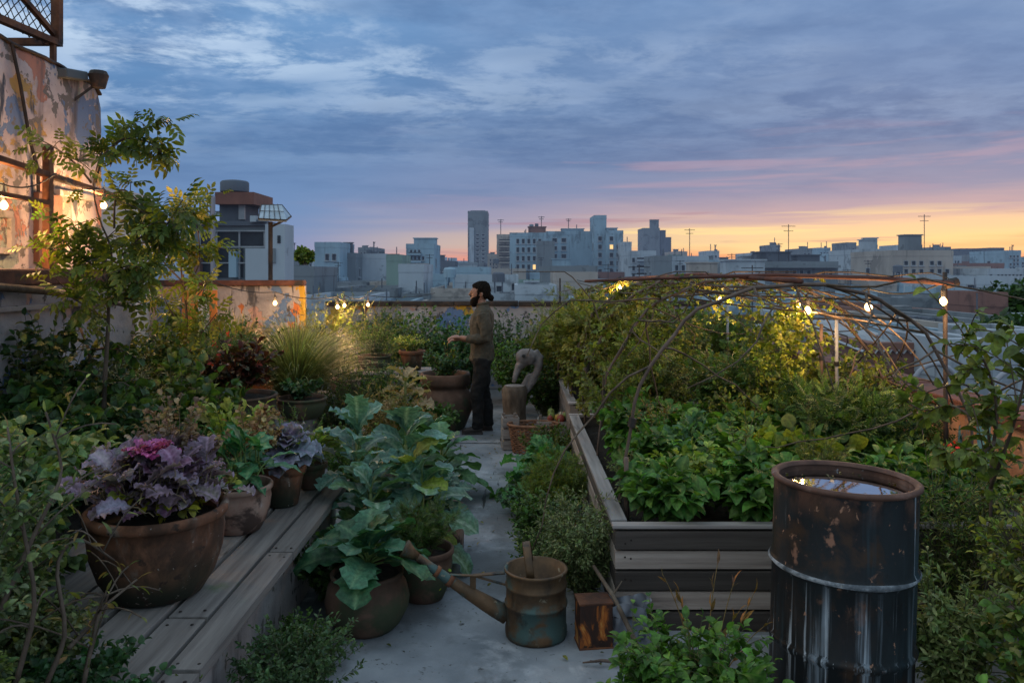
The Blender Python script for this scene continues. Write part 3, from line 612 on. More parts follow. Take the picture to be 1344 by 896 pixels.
# trees of the city
def city_tree(px, py, Y, r, h, label, z0=-14, cols=G_DARK):
    c = P(px, py, Y); th = thing('tree', label, 'tree', (c.x,c.y,z0)); m = MB(); lf = MB()
    m.tube([(c.x,c.y,z0),(c.x+.1,c.y,c.z-h*.4),(c.x,c.y,c.z)], [.25,.18,.06], 7)
    for k_ in range(26):
        d = Vector((random.gauss(0,1),random.gauss(0,1),random.gauss(0,.8))).normalized(); e = Vector((c.x+d.x*r,c.y+d.y*r,c.z+d.z*h*.5))
        pts = curve((c.x,c.y,c.z-h*.3),(c.x,c.y,c.z),e,6); m.tube([Vector(p) for p in pts],[.06,.05,.04,.03,.02,.01],4)
        leaves_on(lf, pts, 90, .35, T_OVAL2, cols, .3, out=1.0)
        N = 60; pos = np.array(e)+RNG.normal(0,r*.16,(N,3)); place(lf, T_OVAL2, pos, RNG.normal(size=(N,3)), RNG.normal(size=(N,3)), .3, pal(cols,N,.3))
    lf.build('crown', LEAF, th, True); m.build('trunk', BARK, th, True)
city_tree(1336,398,42,1.5,1.7,'round dark green tree crown at the right edge above the white walls')
city_tree(1340,446,22,.9,1.0,'low bushy tree behind the white garden wall at the right edge')
city_tree(399,336,64,.55,.9,'small yellowish tree in a tub on the low grey roof right of the solar panel', 1.6, G_YEL)
# ================================================================== painted walls
def mural(name, base, layers, wet=True, coord_off=0):
    return surf(name, base, (2.2,2.2,2.2), rough=.9, bump=.8, bsc=(16,16,16), bdist=.014, layers=layers, dist=.4, peel=-.55)
MURAL_L = mural('peeling_mural', [(.3,(.30,.24,.24)),(.5,(.50,.40,.38)),(.7,(.6,.51,.48))], [
    ((.42,.25,.08),(1.3,1.3,1.3),.56,.575),((.14,.2,.32),(1.7,1.7,1.7),.58,.595),((.46,.2,.14),(2.1,2.1,2.1),.57,.585),((.3,.34,.3),(1.5,1.5,1.5),.62,.64),
    ((.5,.45,.42),(1.1,1.1,1.1),.56,.57),((.06,.07,.09),(5,5,1.3),.59,.65),((.12,.1,.1),(3.3,3.3,.7),.52,.72),((.16,.14,.13),(9,9,9),.54,.565),((.03,.028,.03),(6,6,2.5),.64,.69)])
MURAL_B = mural('painted_parapet', [(.3,(.2,.19,.2)),(.5,(.36,.33,.33)),(.7,(.46,.43,.42))], [
    ((.5,.16,.05),(1.1,1.1,.7),.56,.575),((.5,.3,.04),(1.5,1.5,.8),.59,.61),((.12,.2,.36),(1.9,1.9,1.9),.58,.6),((.48,.3,.25),(1.2,1.2,1.2),.6,.61),
    ((.08,.08,.09),(5,5,1),.58,.66),((.12,.11,.11),(9,9,9),.6,.62)])
MURAL_R = mural('faded_orange_wall', [(.3,(.36,.17,.1)),(.5,(.5,.27,.17)),(.7,(.56,.36,.26))], [
    ((.12,.3,.4),(2.3,2.3,1.2),.57,.59),((.45,.4,.38),(1.6,1.6,1.6),.58,.61),((.12,.08,.06),(6,6,1.2),.6,.68),((.1,.13,.3),(3,3,2),.64,.66)])
CAPR = surf('red_oxide_coping', [(.3,(.05,.022,.018)),(.55,(.13,.05,.035)),(.75,(.2,.09,.06))], (5,5,5), rough=.8, bump=.5, layers=[((.03,.028,.028),(4,4,4),.54,.66)])
PLASTER = surf('old_plaster', [(.3,(.2,.17,.165)),(.5,(.33,.285,.27)),(.75,(.43,.38,.36))], (3,3,3), rough=.9, bump=.7, bsc=(24,24,24), bdist=.008,
               layers=[((.07,.06,.055),(4,4,1),.54,.7),((.12,.1,.085),(10,10,10),.57,.62),((.06,.075,.04),(2,2,2),.6,.74)])
def slab_yz(mb, prof, x, th):   # polygon in the Y-Z plane, thickness toward -x
    k = len(prof); V = [(x,y,z) for y, z in prof]+[(x-th,y,z) for y, z in prof]
    mb.add(V, [tuple(range(k)), tuple(range(2*k-1,k-1,-1))]+[(i,i+k,(i+1)%k+k,(i+1)%k) for i in range(k)])
# left building with the peeling mural
XB = -3.35
bld = thing('weathered_building', 'tall peeling mural-painted building wall at the left edge, lit orange by bulbs', 'building', (XB-1.5, 4.6, 0))
top = [(1.5,3.5),(3.5,3.46),(4.6,3.4),(5.2,3.38)]
for i in range(14):
    y = 5.3+i*.078; top.append((y, 3.37-.02*i/14+random.uniform(-.014,.01)))
top += [(6.4,3.32),(6.46,3.27),(6.5,3.18),(6.51,3.0)]
prof = [(1.5,0)]+top+[(6.52,1.5),(6.5,0)]
m = MB(); slab_yz(m, prof, XB, 3.0); m.build('wall', MURAL_L, bld, bevel=.02)
m = MB()
for i in range(len(top)-3):   # crumbling dark top edge
    a, b = top[i], top[i+1]; m.bar((XB-.1,a[0],a[1]+.004),(XB-.1,b[0]+.01,b[1]+.004),.23+random.uniform(0,.02),.02)
m.build('coping', DARKIRON, bld, bevel=.006)
m = MB()   # blocked window recess with a frame
m.box((XB+.015,5.0,2.22),(.03,.62,.05)); m.box((XB+.015,5.0,1.98),(.03,.62,.04)); m.box((XB+.015,4.7,2.1),(.03,.04,.2)); m.box((XB+.015,5.3,2.1),(.03,.04,.2)); m.build('window_frame', PLASTER, bld)
m = MB(); m.box((XB+.02,5.72,2.15),(.04,.3,.5)); m.build('painted_panel', CAPR, bld, bevel=.006)
m = MB(); m.box((XB+.03,6.05,2.42),(.06,.5,.05)); m.build('ledge', PLASTER, bld, bevel=.01)
m = MB(); m.tube([(XB+.02,5.3,3.36),(XB+.03,5.38,3.1),(XB+.02,5.5,2.75),(XB+.03,5.58,2.55),(XB+.02,5.6,2.2)],.012,5); m.build('cable', DARKIRON, bld)
# white building end behind the corner
th = thing('building', 'pale narrow building end behind the mural wall corner', 'building', (-4.5,8.2,0))
m = MB(); m.box((-4.62,9.0,1.35),(.5,1.2,2.7)); m.build('wall', CPALE, th); m = MB(); m.box((-4.62,9.0,2.72),(.56,1.26,.05)); m.build('coping', CPALE, th)
m = MB(); m.tube([(-4.33,8.42,0),(-4.33,8.42,2.2)],.045,8); m.build('drain_pipe', DARKIRON, th)
# low wall with coping in front of it, carrying the pergola frame
lw = thing('painted_low_wall', 'low wall with chipped pink and blue paint under a rusty beam at left', 'wall', (-3.2,4.5,0))
m = MB(); m.box((-3.14,4.55,.88),(.24,3.7,1.76)); m.build('wall', MURAL_B, lw, bevel=.015)
m = MB(); m.box((-3.12,4.55,1.81),(.3,3.78,.1)); m.build('coping', CAPR, lw, bevel=.012)
m = MB(); m.box((-3.0,4.4,1.62),(.05,3.3,.035)); m.build('ledge', PLASTER, lw, bevel=.008)
fr = thing('rusty_frame', 'rusty iron post and rail frame standing on the low wall before the mural', 'frame', (-3.1,5.1,1.86))
m = MB(); m.box((-3.1,5.32,2.27),(.05,.055,.82)); m.build('post', RUST, fr, bevel=.005)
m = MB(); m.bar((-3.1,2.6,2.68),(-3.1,6.3,2.42),.045,.04); m.build('rail', RUST, fr, bevel=.005)
m = MB(); m.bar((-3.08,2.6,2.36),(-3.08,5.3,2.3),.028,.028); m.build('rail', RUST, fr)
m = MB(); m.bar((-3.08,5.3,2.06),(-3.08,6.3,2.04),.02,.02); m.build('rail', RUST, fr)
# chain link cage on the building
cg = thing('wire_cage', 'rusty angle iron cage with chain link mesh on the building top, upper left corner', 'cage', (-3.45,5.2,3.4))
m = MB(); m.bar((-3.4,5.95,3.55),(-3.4,5.95,4.3),.06,.06); m.build('post', RUST, cg)
m = MB(); m.bar((-3.4,5.9,3.2),(-3.4,5.9,3.56),.035,.035); m.build('foot', RUST, cg)
m = MB(); m.bar((-3.4,3.5,3.44),(-3.4,5.98,3.55),.055,.045); m.build('rail', RUST, cg)
m = MB(); m.bar((-3.41,4.2,4.25),(-3.41,5.95,3.6),.035,.035); m.build('brace', RUST, cg)
m = MB(); m.bar((-3.4,5.93,3.55),(-4.6,5.93,3.55),.05,.05); m.build('rail', RUST, cg)
m = MB(); g = .085
for i in range(-14,34):
    for sg in (-1,1):
        pts = []
        for j in range(0,11):
            y = 3.6+i*g+j*g; z = 3.5+(j*g if sg > 0 else .85-j*g)
            if 3.6 <= y <= 5.93: pts.append((-3.42+.008*((i+j)%2), y, z))
        if len(pts) > 1: m.tube(pts, .004, 3, cap=False)
m.build('wire_mesh', DARKIRON, cg)
m = MB(); m.lathe([(.0,0),(.28,.02),(.3,.07),(.15,.13),(0,.15)],(-3.9,5.1,3.78),16,sy=1.6); dsh = m.build('dish', CBLUE, cg, True)
fl = thing('flood_lamp', 'small grey flood lamp bolted to the mural wall top corner', 'lamp', (-3.4,6.15,3.25))
m = MB(); m.box((-3.33,6.02,3.33),(.1,.3,.07),rx=.15); m.build('bracket', CGREY, fl, bevel=.01)
m = MB(); m.lathe([(0,0),(.05,.0),(.075,.1),(.06,.13),(0,.13)],(-3.22,6.2,3.27),12); m.build('lamp_head', DARKIRON, fl)
m = MB(); m.bar((-3.36,6.1,3.15),(-3.24,6.2,3.3),.02); m.build('arm', DARKIRON, fl)
br = thing('fallen_branch', 'long bare brown branch sagging across the low painted wall', 'branch', (-2.9,4.8,1.7))
m = MB(); m.tube([(-2.98,3.6,1.84),(-2.97,4.4,1.77),(-2.93,5.0,1.72),(-2.88,5.5,1.66),(-2.8,6.0,1.56)],[.03,.028,.024,.02,.012],7); m.build('branch', BARK, br, True)
# rear-left parapet with red coping
def wallbox(nm, label, a, b, h, mat, capmat, th=.22, cap=.07, z0=0.0, gap=()):
    a, b = Vector(a), Vector(b); mid = (a+b)/2; t_ = thing(nm, label, 'wall', (mid.x, mid.y, 0)); d = (b-a); L = d.length; an = math.atan2(d.y, d.x)
    m = MB(); m.box((mid.x,mid.y,h/2),(L,th,h),rz=an); m.build('wall', mat, t_, bevel=.012)
    m = MB(); k = max(2,int(L/.9)); 
    for i in range(k):
        q = a+d*((i+.5)/k); m.box((q.x,q.y,h+cap/2+random.uniform(0,.01)),(L/k-.008,th+.08,cap),rz=an+random.uniform(-.004,.004),rx=random.uniform(-.015,.015))
    m.build('coping', capmat, t_, bevel=.01); return t_
wallbox('parapet_wall','painted rear parapet with red coping left of the solar panel pole', (-5.2,9.7,0),(-2.62,10.1,0),1.66,MURAL_B,CAPR)
wallbox('parapet_wall','grey and yellow painted back parapet behind the standing man', (-2.9,12.5,0),(3.1,12.5,0),1.3,MURAL_B,DARKIRON)
wallbox('parapet_wall','faded orange and blue right-hand parapet behind the drum', (3.0,2.2,0),(3.0,12.35,0),.95,MURAL_R,CAPR)
m = MB(); m.box((-3.8,9.69,1.22),(.42,.03,.78)); th = thing('painted_board','orange painted board leaning on the rear-left parapet','board',(-3.78,9.68,0)); m.build('board', plain('orange_paint',(.62,.22,.05),.7), th)
m = MB(); m.box((-4.06,9.6,.6),(.04,.04,1.2)); m.box((-3.55,9.62,.6),(.04,.04,1.2)); m.build('leg', DARKIRON, th)
for (px, wpx, lab, c) in ((268,14,'narrow upright white board against the rear-left parapet',(.55,.57,.6)),(215,16,'upright blue-grey board against the rear-left parapet',(.16,.22,.3))):
    q = P(px,400,9.55); th = thing('board', lab, 'board', (q.x,q.y,0)); m = MB(); m.box((q.x,q.y,.78),(wpx*9.55/F,.03,1.5),rx=.03)
    m.build('panel', surf('board_paint%d'%px,[(.3,tuple(v*.7 for v in c)),(.7,c)],(4,4,4)), th, bevel=.004)
    m = MB(); m.box((q.x,q.y+.02,.8),(wpx*9.55/F+.03,.02,.05)); m.build('batten', WOODX, th)
# roof tower with tank, left
tw = thing('roof_tower', 'roof tower with dark round water tank on a rust-red slab over a glazed stair block', 'building', (P(315,300,30).x,30,-14))
Y=30
def bpx(mb, x0,x1,y0,y1,Y,dep,**k):
    a, b = P(x0,y1,Y), P(x1,y0,Y); mb.box(((a.x+b.x)/2, Y+dep/2, (a.z+b.z)/2),(b.x-a.x,dep,b.z-a.z),**k)
m=MB(); bpx(m,252,360,294,800,Y,2.2); m.build('wall', CGREY, tw)
m=MB(); bpx(m,250,350,290,296,Y-.15,2.5); m.build('roof', CSLATE, tw)
m=MB(); bpx(m,348,374,294,800,Y-.3,1.2); m.build('white_stair_wall', CPALE, tw)
m=MB(); bpx(m,364,368,309,319,Y-.33,.1); m.build('window', CGLASS, tw)
m=MB(); bpx(m,322,352,326,372,Y-.32,.3); m.build('patched_panel', CPALE, tw)
for (a,b,c,d) in ((264,283,306,322),(285,313,304,322),(316,346,304,322),(264,283,326,360),(286,300,326,364),(302,319,326,364)):
    m=MB(); bpx(m,a,b,c,d,Y-.05,.04); m.build('window', CGLASS, tw)
m=MB(); 
for x in (262,284,314,347): bpx(m,x-1,x+1,302,366,Y-.12,.06)
for y in (303,324,345): bpx(m,258,348,y-.8,y+.8,Y-.2,.05)
m.build('window_frame', CFRAME, tw)
m=MB(); bpx(m,288,322,267,292,Y+.4,1.6); m.build('shaft', CSLATE, tw)
m=MB(); bpx(m,313,321,269,288,Y+.3,.1); m.build('window', CFRAME, tw)
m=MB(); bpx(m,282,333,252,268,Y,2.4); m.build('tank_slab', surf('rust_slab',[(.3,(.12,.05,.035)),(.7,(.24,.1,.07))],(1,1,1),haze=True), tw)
m=MB(); c=P(308,252,Y+1.1); m.lathe([(.54,0),(.54,.36),(.48,.42),(.3,.45),(0,.45)],c,22); m.build('water_tank', CSLATE, tw, True)
m=MB()
for y in (260,265,278): bpx(m,258,290,y-1,y+1,Y+.5,.06)
for x in (262,276): bpx(m,x-.8,x+.8,258,294,Y+.5,.06)
m.build('pipe_frame', CGREY, tw)
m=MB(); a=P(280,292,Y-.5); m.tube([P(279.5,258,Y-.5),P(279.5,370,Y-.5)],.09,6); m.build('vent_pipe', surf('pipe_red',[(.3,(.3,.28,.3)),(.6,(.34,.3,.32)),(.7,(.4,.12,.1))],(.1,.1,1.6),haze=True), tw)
for (a,b,c,d,nm,mt) in ((262,270,284,292,'roof_unit',CGREY),(328,336,283,291,'roof_unit',CPALE),(338,346,287,291,'roof_unit',CSLATE),(300,310,330,364,'shutter',CBLUE),(352,361,326,345,'stained_patch',CGREY),(252,262,340,372,'side_panel',CBRICK)):
    m=MB(); bpx(m,a,b,c,d,Y-.36,.5); m.build(nm,mt,tw)
for x,y in ((272,250),(341,272),(366,284)):
    m=MB(); m.tube([P(x,294,Y),P(x,y,Y)],.03,5); m.build('roof_pipe',CSLATE,tw)
# solar panel on a pole, on the parapet
sp_ = thing('solar_panel', 'tilted silver-blue solar panel on a tall dark pole above the rear parapet', 'solar panel', (P(355,400,10.5).x,10.5,0))
m=MB(); q=P(355,300,10.5); m.tube([(q.x,10.5,0),(q.x,10.5,CAMH-(291-HY)*10.5/F)],.03,8); m.build('pole', DARKIRON, sp_)
PANEL = surf('solar_glass',[(.3,(.2,.27,.33)),(.7,(.42,.5,.56))],(3,3,3),rough=.4,bump=0,spec=.4)
A_,B_,C_,D_ = P(339,287,10.3),P(376,289,10.3),P(383,283,10.9),P(343,268,11.1); C_=P(382,284,10.9); D_=P(343,269,11.0); E_=P(370,269,11.0)
m=MB(); m.add([A_,B_,E_,D_]+[v+Vector((0,.01,-.025)) for v in (A_,B_,E_,D_)],[(0,1,2,3),(7,6,5,4),(0,4,5,1),(1,5,6,2),(2,6,7,3),(3,7,4,0)])
m.add([B_,C_,E_],[(0,1,2)]); m.build('panel', PANEL, sp_)
m=MB(); m.bar(A_,B_,.018); m.bar(B_,C_,.018); m.bar(C_,E_,.012); m.bar(D_,E_,.012); m.bar(A_,D_,.012); [m.bar(A_.lerp(B_,u)+Vector((0,-.01,.01)),D_.lerp(E_,u)+Vector((0,-.01,.01)),.008) for u in (.2,.4,.6,.8)]; m.bar(A_.lerp(D_,.5)+Vector((0,-.01,.01)),B_.lerp(E_,.5)+Vector((0,-.01,.01)),.008); m.bar(Vector((q.x,10.5,q.z+.02)),(B_+C_)/2,.03); m.build('panel_frame', DARKIRON, sp_)
# ================================================================== masonry bench with wooden slats
bench = thing('masonry_bench', 'long plastered masonry bench topped with grey weathered planks, left of the path', 'bench', (-1.7,3.2,0))
m=MB(); m.box((-1.68,3.3,.205),(1.02,4.0,.41)); m.build('base', PLASTER, bench, bevel=.015)
m=MB(); m.box((-1.158,3.28,.375),(.03,3.96,.055)); m.build('front_rail', WOODG, bench, bevel=.004)
xs = [(-1.14,.135),(-1.30,.17),(-1.5,.21),(-1.72,.2),(-1.93,.2),(-2.13,.18)]
for i,(x,wd) in enumerate(xs):
    segs = [(1.2,2.75),(2.76,3.92),(3.93,5.3)] if i == 0 else [(1.2,3.18),(3.19,5.3)] if i%2 else [(1.2,2.6),(2.61,4.3),(4.31,5.3)]
    for a,b in segs:
        g=random.uniform(.6,.98); m=MB(); m.box((x,(a+b)/2,.442+random.uniform(-.003,.004)),(wd-.014,b-a-.012,.045),(g,g*.95,g*.92),rz=random.uniform(-.003,.003),ry=random.uniform(-.012,.012))
        for yy in (a+.05,b-.06):
            for dx in (-.28,.28): m.lathe([(.0075,.0),(.006,.003),(0,.0035)],(x+dx*wd,yy+random.uniform(-.01,.01),.4655),8,(.12,.1,.09))
        m.build('plank', WOODG, bench, bevel=.005)
ptr = thing('soil_planter', 'raised soil bed between the bench and the mural wall', 'planter', (-2.65,3.6,0))
m=MB(); m.box((-2.62,3.7,.2),(.82,4.6,.4)); m.build('base', PLASTER, ptr)
def bump_soil(x0,x1,y0,y1,z,amp=.03):
    return lambda u,v: (x0+(x1-x0)*u, y0+(y1-y0)*v, z+amp*(math.sin(u*23+v*9)+math.sin(v*31+u*5)+math.sin(u*57)*math.sin(v*49))*.5)
m=MB(); m.grid(bump_soil(-3.02,-2.22,1.42,5.98,.43),20,60); m.build('soil', SOIL, ptr, True)
led = thing('stone_ledge', 'low rough masonry ledge holding pots behind the bench', 'ledge', (-2.6,7.6,0))
m=MB(); m.box((-2.75,7.7,.2),(1.5,3.0,.4)); m.build('base', PLASTER, led, bevel=.02)
m=MB(); m.box((-2.75,7.7,.43),(1.56,3.06,.06)); m.build('top_slab', CONC, led, bevel=.01)
# ================================================================== raised beds
def raised_bed(label, x0,x1,y0,y1,h, tones):
    t_ = thing('raised_bed', label, 'raised bed', ((x0+x1)/2,(y0+y1)/2,0)); n=len(tones); ph=h/n
    for i,g in enumerate(tones):
        z=h-ph*(i+.5); c=(g,g*.92,g*.86)
        m=MB(); m.box(((x0+x1)/2,y0+.02+(0 if i%2 else -.012),z),(x1-x0,.04,ph-.012),c,rx=random.uniform(-.02,.02))
        for xx in (x0+.05,x0+.08,(x0+x1)/2,x1-.06): m.box((xx,y0-.0015+(0 if i%2 else -.012),z+random.uniform(-.02,.02)),(.009,.004,.009),(.1,.08,.07))
        m.build('plank', WOODX, t_, bevel=.005)
        m=MB(); m.box(((x0+x1)/2,y1-.02,z),(x1-x0,.04,ph-.012),c); m.build('plank', WOODX, t_)
        for x,s in ((x0,1),(x1,-1)):
            m=MB(); m.box((x+s*.02,(y0+y1)/2,z),(.04,y1-y0-.1,ph-.012),c,ry=random.uniform(-.03,.03)); m.build('plank', WOODG, t_, bevel=.005)
    for x,s in ((x0,1),(x1,-1)):
        m=MB(); m.box((x+s*.03,(y0+y1)/2,h+.016),(.085,y1-y0-.16,.026),(.95,.95,.97),ry=-s*.03); m.build('top_board', WOODG, t_, bevel=.005)
        for y,s2 in ((y0,1),(y1,-1)):
            m=MB(); m.box((x+s*.05,y+s2*.09,h/2-.01),(.07,.07,h-.03)); m.build('corner_post', WOODZ, t_, bevel=.004)
    for y in (y0+.015,y1-.02):
        m=MB(); m.box(((x0+x1)/2,y,h+.018),(x1-x0+.03,.06,.022),(1.15,1.15,1.17)); m.build('top_board', WOODX, t_, bevel=.005)
    m=MB(); m.grid(bump_soil(x0+.05,x1-.05,y0+.05,y1-.05,h-.07),40,40); m.build('soil', SOIL, t_, True)
raised_bed('long plank raised bed full of beans in front, beside the rusty drum', .53,2.72,4.09,7.25,.52,(.28,1.3,.2,1.35,.22))
raised_bed('second plank raised bed behind, under the far hoops', .56,2.72,7.75,11.4,.54,(.8,.5,.7))
# ================================================================== hoops, poles, string lights
CANE = surf('cane',[(.3,(.07,.045,.035)),(.6,(.16,.11,.085)),(.75,(.25,.2,.17))],(9,9,9),rough=.7,bump=.3)
hoops=[]
def hoop(y, xl, xr, zt, label, r=.014, zl=.45, zr=.45, lean=0):
    pts=[]; n=30
    for i in range(n+1):
        a=PI*(1-i/n); c=math.cos(a); s=math.sin(a)
        x=(xl+xr)/2+(xr-xl)/2*math.copysign(abs(c)**.85,c); z=(zl if i<n/2 else zr)+(zt-(zl if i<n/2 else zr))*s**.8
        pts.append(Vector((x+.015*math.sin(i*1.3+y), y+lean*s+.015*math.sin(i*.9), z+.008*math.sin(i*2.1))))
    t_=thing('hoop',label,'hoop',(xl,y,zl),'bent cane hoops over the beds'); m=MB(); m.tube(pts,[r*.72*(1.15-.5*abs(i/n-.5)) for i in range(n+1)],6); m.build('cane',CANE,t_,True)
    m=MB(); m.tube([pts[3],pts[3]+Vector((.012,0,.05))],r*1.6,6); m.build('tie',DARKIRON,t_); hoops.append(pts); return t_
hoop(4.5,.62,2.62,1.77,'nearest bent cane hoop, dark foot in the front corner of the bean bed',.014)
hoop(5.6,.6,2.66,1.79,'second bent cane hoop from the camera',.012)
hoop(6.9,.62,2.68,1.8,'third hoop with a straight pale left foot near the bed end',.016)
hoop(8.1,.6,2.7,1.76,'fourth hoop rising from the front of the far bed',.012)
hoop(9.4,.55,2.75,1.74,'fifth hoop halfway along the far bed',.012)
hoop(10.8,.5,2.8,1.72,'farthest hoop, before the back parapet',.012)
t_=thing('ridge_pole','red-brown ridge pole running over the hoops to the corner post with the brightest bulb','pole',(1.6,7,1.78)); m=MB()
m.tube([(1.6,4.4,1.79),(1.62,6.9,1.82),(1.6,9,1.78),(1.55,10.9,1.75)],.014,6); m.tube([(.55,6.0,1.77),(1.2,5.6,1.8),(1.75,5.3,1.82),(2.3,5.0,1.8),(2.74,4.95,1.77)],[.01,.012,.014,.016,.018],7); m.build('pole',CAPR,t_,True)
t_=thing('corner_post','short dark post at the right end of the ridge pole','post',(2.74,4.95,0)); m=MB(); m.tube([(2.74,5.02,0),(2.73,5.02,1.84)],.014,7); m.build('post',DARKIRON,t_,True); m=MB(); m.tube([(2.7,4.97,1.76),(2.78,4.97,1.78)],.03,7); m.build('binding',DARKIRON,t_)
t_=thing('dry_vine_tangle','tangle of bare dry vine twigs draped over the hoop tops','vine',(1.7,6,1.7)); m=MB()
for k in range(60):
    h=random.choice(hoops[:5]); i=random.randint(6,26); p=h[i].copy(); pts=[p]; d=Vector((random.gauss(0,.6)+.25,random.gauss(0,.8),random.gauss(-.05,.25))).normalized()
    for j in range(random.randint(5,10)): d=(d+Vector((random.gauss(0,.25),random.gauss(0,.25),random.gauss(-.05,.14)))).normalized(); p=p+d*.14; p.z=min(p.z,1.84); pts.append(p)
    m.tube(pts,[.006*(1-.7*i_/len(pts))+.001 for i_ in range(len(pts))],4)
for k in range(9):
    a=hoops[0][random.randint(12,22)]; b=hoops[3][random.randint(10,24)]; m.tube([a,(a+b)/2+Vector((random.gauss(0,.1),0,-.04)),b],.007,4)
for k in range(8):
    a=hoops[random.choice((0,1))][random.randint(15,20)]; e=Vector((random.uniform(2.3,2.9),random.uniform(4.2,6.2),random.uniform(.95,1.3))); m.tube([Vector(q) for q in curve(a,(a+e)/2+Vector((.2,0,.2)),e,8)],.006,4)
m.build('twigs',BARK,t_,True)
BULB = bpy.data.materials.new('bulb_glass'); BULB.use_nodes=True; t=NT(BULB); lw_=t.n('ShaderNodeLayerWeight'); lw_.inputs[0].default_value=.35
e_=t.n('ShaderNodeEmission'); t.l(t.ramp(lw_.outputs['Facing'],[(0,(1,.72,.36)),(.45,(1,.5,.16)),(.9,(.8,.25,.05))]),e_.inputs[0]); t.l(t.mr(lw_.outputs['Facing'],.1,.85,16,1.2),e_.inputs[1]); t.l(e_.outputs[0],t.n('ShaderNodeOutputMaterial').inputs[0])
SOCK=plain('bulb_socket',(.02,.02,.02),.5); WIRE=plain('black_wire',(.015,.015,.015),.6)
def string(label, pts, bulbs, power, sag=.05, r=.022):
    t_=thing('string_light',label,'string light',pts[0]); m=MB(); P3=[Vector(p) for p in pts]; w_=[]
    for a,b in zip(P3[:-1],P3[1:]):
        for i in range(9): u=i/9; q=a.lerp(b,u); q.z-=sag*4*u*(1-u); w_.append(q)
    w_.append(P3[-1]); m.tube(w_,.005,4); m.build('wire',WIRE,t_,True)
    for i,b in enumerate(bulbs):
        b=Vector(b); rr=r*random.uniform(.9,1.1)
        m=MB(); m.lathe([(0,-1.1*rr),(.45*rr,-1.02*rr),(.85*rr,-.65*rr),(1.08*rr,0),(.92*rr,.6*rr),(.55*rr,1.05*rr),(.4*rr,1.3*rr)],b,14); bo=m.build('bulb',BULB,t_,True)
        m=MB(); m.lathe([(.014,1.3*rr),(.016,1.3*rr+.04),(.006,1.3*rr+.07),(.004,1.3*rr+.11)],b,8); ORG[bo.name]=ORG[t_.name]; m.build('socket',SOCK,bo)
        l=bpy.data.lights.new('bulb_lamp','POINT'); l.energy=power*(bulbs_gain.get((label[:4],i),1)); l.color=(1,.56,.24); l.shadow_soft_size=.05
        o=bpy.data.objects.new('bulb_lamp',l); COL.objects.link(o); o.location=b+Vector((0,-.07,-.03)); 
bulbs_gain={('stri',5):.5}
bl=[P(5,270,4.9),P(136,270,6.0),P(222,330,7.4)]
string('left string of warm bulbs glowing on the peeling mural wall',[(-3.05,2.7,2.62),bl[0]+Vector((0,0,.13)),(-3.05,5.32,2.5),bl[1]+Vector((0,0,.13)),bl[2]+Vector((0,0,.13)),(-3.9,9.7,1.9)],bl,28)
bm=[P(361,398,9.2),P(443,403,9.6),P(452,401,9.9),P(483,400,10.6)]
string('string of warm bulbs among the shrubs before the rear-left parapet',[(-3.6,9.6,1.72)]+[q+Vector((0,0,.13)) for q in bm]+[(-1.2,12.4,1.5)],bm,16)
br_=[P(814,377,9.4),P(945,394,6.9),P(1047,400,5.9),P(1060,408,5.4),P(1140,403,5.1),P(1238,396,4.95)]
string('string of warm bulbs hung along the hoop tunnel toward the right corner post',[(.9,11,1.72)]+[q+Vector((0,0,.12)) for q in br_]+[(2.74,4.97,1.8)],br_,11)
# ================================================================== drum
DRUMM = surf('drum_paint',[(.3,(.006,.007,.008)),(.5,(.012,.015,.017)),(.7,(.022,.03,.034))],(4,4,1.2),rough=.5,bump=.3,bdist=.004,spec=.25,layers=[
    ((.045,.026,.016),(3,3,3),.5,.6),((.014,.014,.015),(9,9,9),.58,.66),((.025,.045,.055),(5,5,.5),.56,.7),((.09,.12,.14),(9,9,.5),.60,.76,(.75,.3)),((.2,.24,.28),(19,19,.5),.57,.69,(.69,.45)),((.42,.47,.52),(34,34,.8),.56,.68,(.68,.5)),((.34,.38,.42),(20,20,.55),.66,.74),((.13,.062,.04),(6,6,4),.46,.6,(.86,1.0)),((.05,.028,.018),(5,5,3),.5,.64,(.3,.8)),((.28,.14,.09),(11,11,9),.6,.68,(.35,.9)),((.36,.19,.12),(26,26,20),.64,.7),((.5,.52,.55),(40,40,2.5),.68,.72)],rvar=(.42,.8))
RIMM = surf('drum_rim',[(.3,(.05,.024,.018)),(.6,(.13,.065,.045)),(.75,(.24,.15,.12))],(9,9,9),rough=.75,bump=.4,bdist=.003,layers=[((.35,.36,.38),(10,10,10),.64,.7)])
CRUST = surf('salt_crust',[(.3,(.05,.06,.07)),(.48,(.16,.18,.2)),(.6,(.4,.43,.46))],(16,16,16),rough=.9,bump=.5)
dc = Vector((1.352,3.3,0))
dr = thing('oil_drum','tall rusty black oil drum with white drip stains, full of water','drum',dc)
R_=.278; H_=.985
def tilt(p): return p
m=MB(); prof=[(0,.01),(R_-.01,.01),(R_,.03),(R_,.31),(R_+.008,.325),(R_+.012,.335),(R_+.008,.345),(R_,.36),(R_,.62),(R_+.008,.635),(R_+.013,.645),(R_+.008,.655),(R_,.67),(R_,.96),(R_,.985)]
inner=[(R_-.014,.985),(R_-.014,.6)]
m.lathe(prof,dc,96,wob=.004); o=m.build('body',DRUMM,dr,True)
m=MB(); m.lathe([(R_-.013,.84),(R_-.012,.99)],dc,96,wob=.004); m.build('inner_wall',RIMM,dr,True)
m=MB(); rp=[]; 
rp=[(R_-.02,.985),(R_-.012,.998),(R_+.002,1.0),(R_+.012,.993),(R_+.012,.982),(R_,.974)]
m.lathe(rp,dc,96,wob=.006); rim=m.build('rim',RIMM,dr,True)
m=MB(); m.lathe([(R_+.003,.630),(R_+.0165,.645),(R_+.003,.660)],dc,96,wob=0); m.build('ring_crust',CRUST,dr,True)
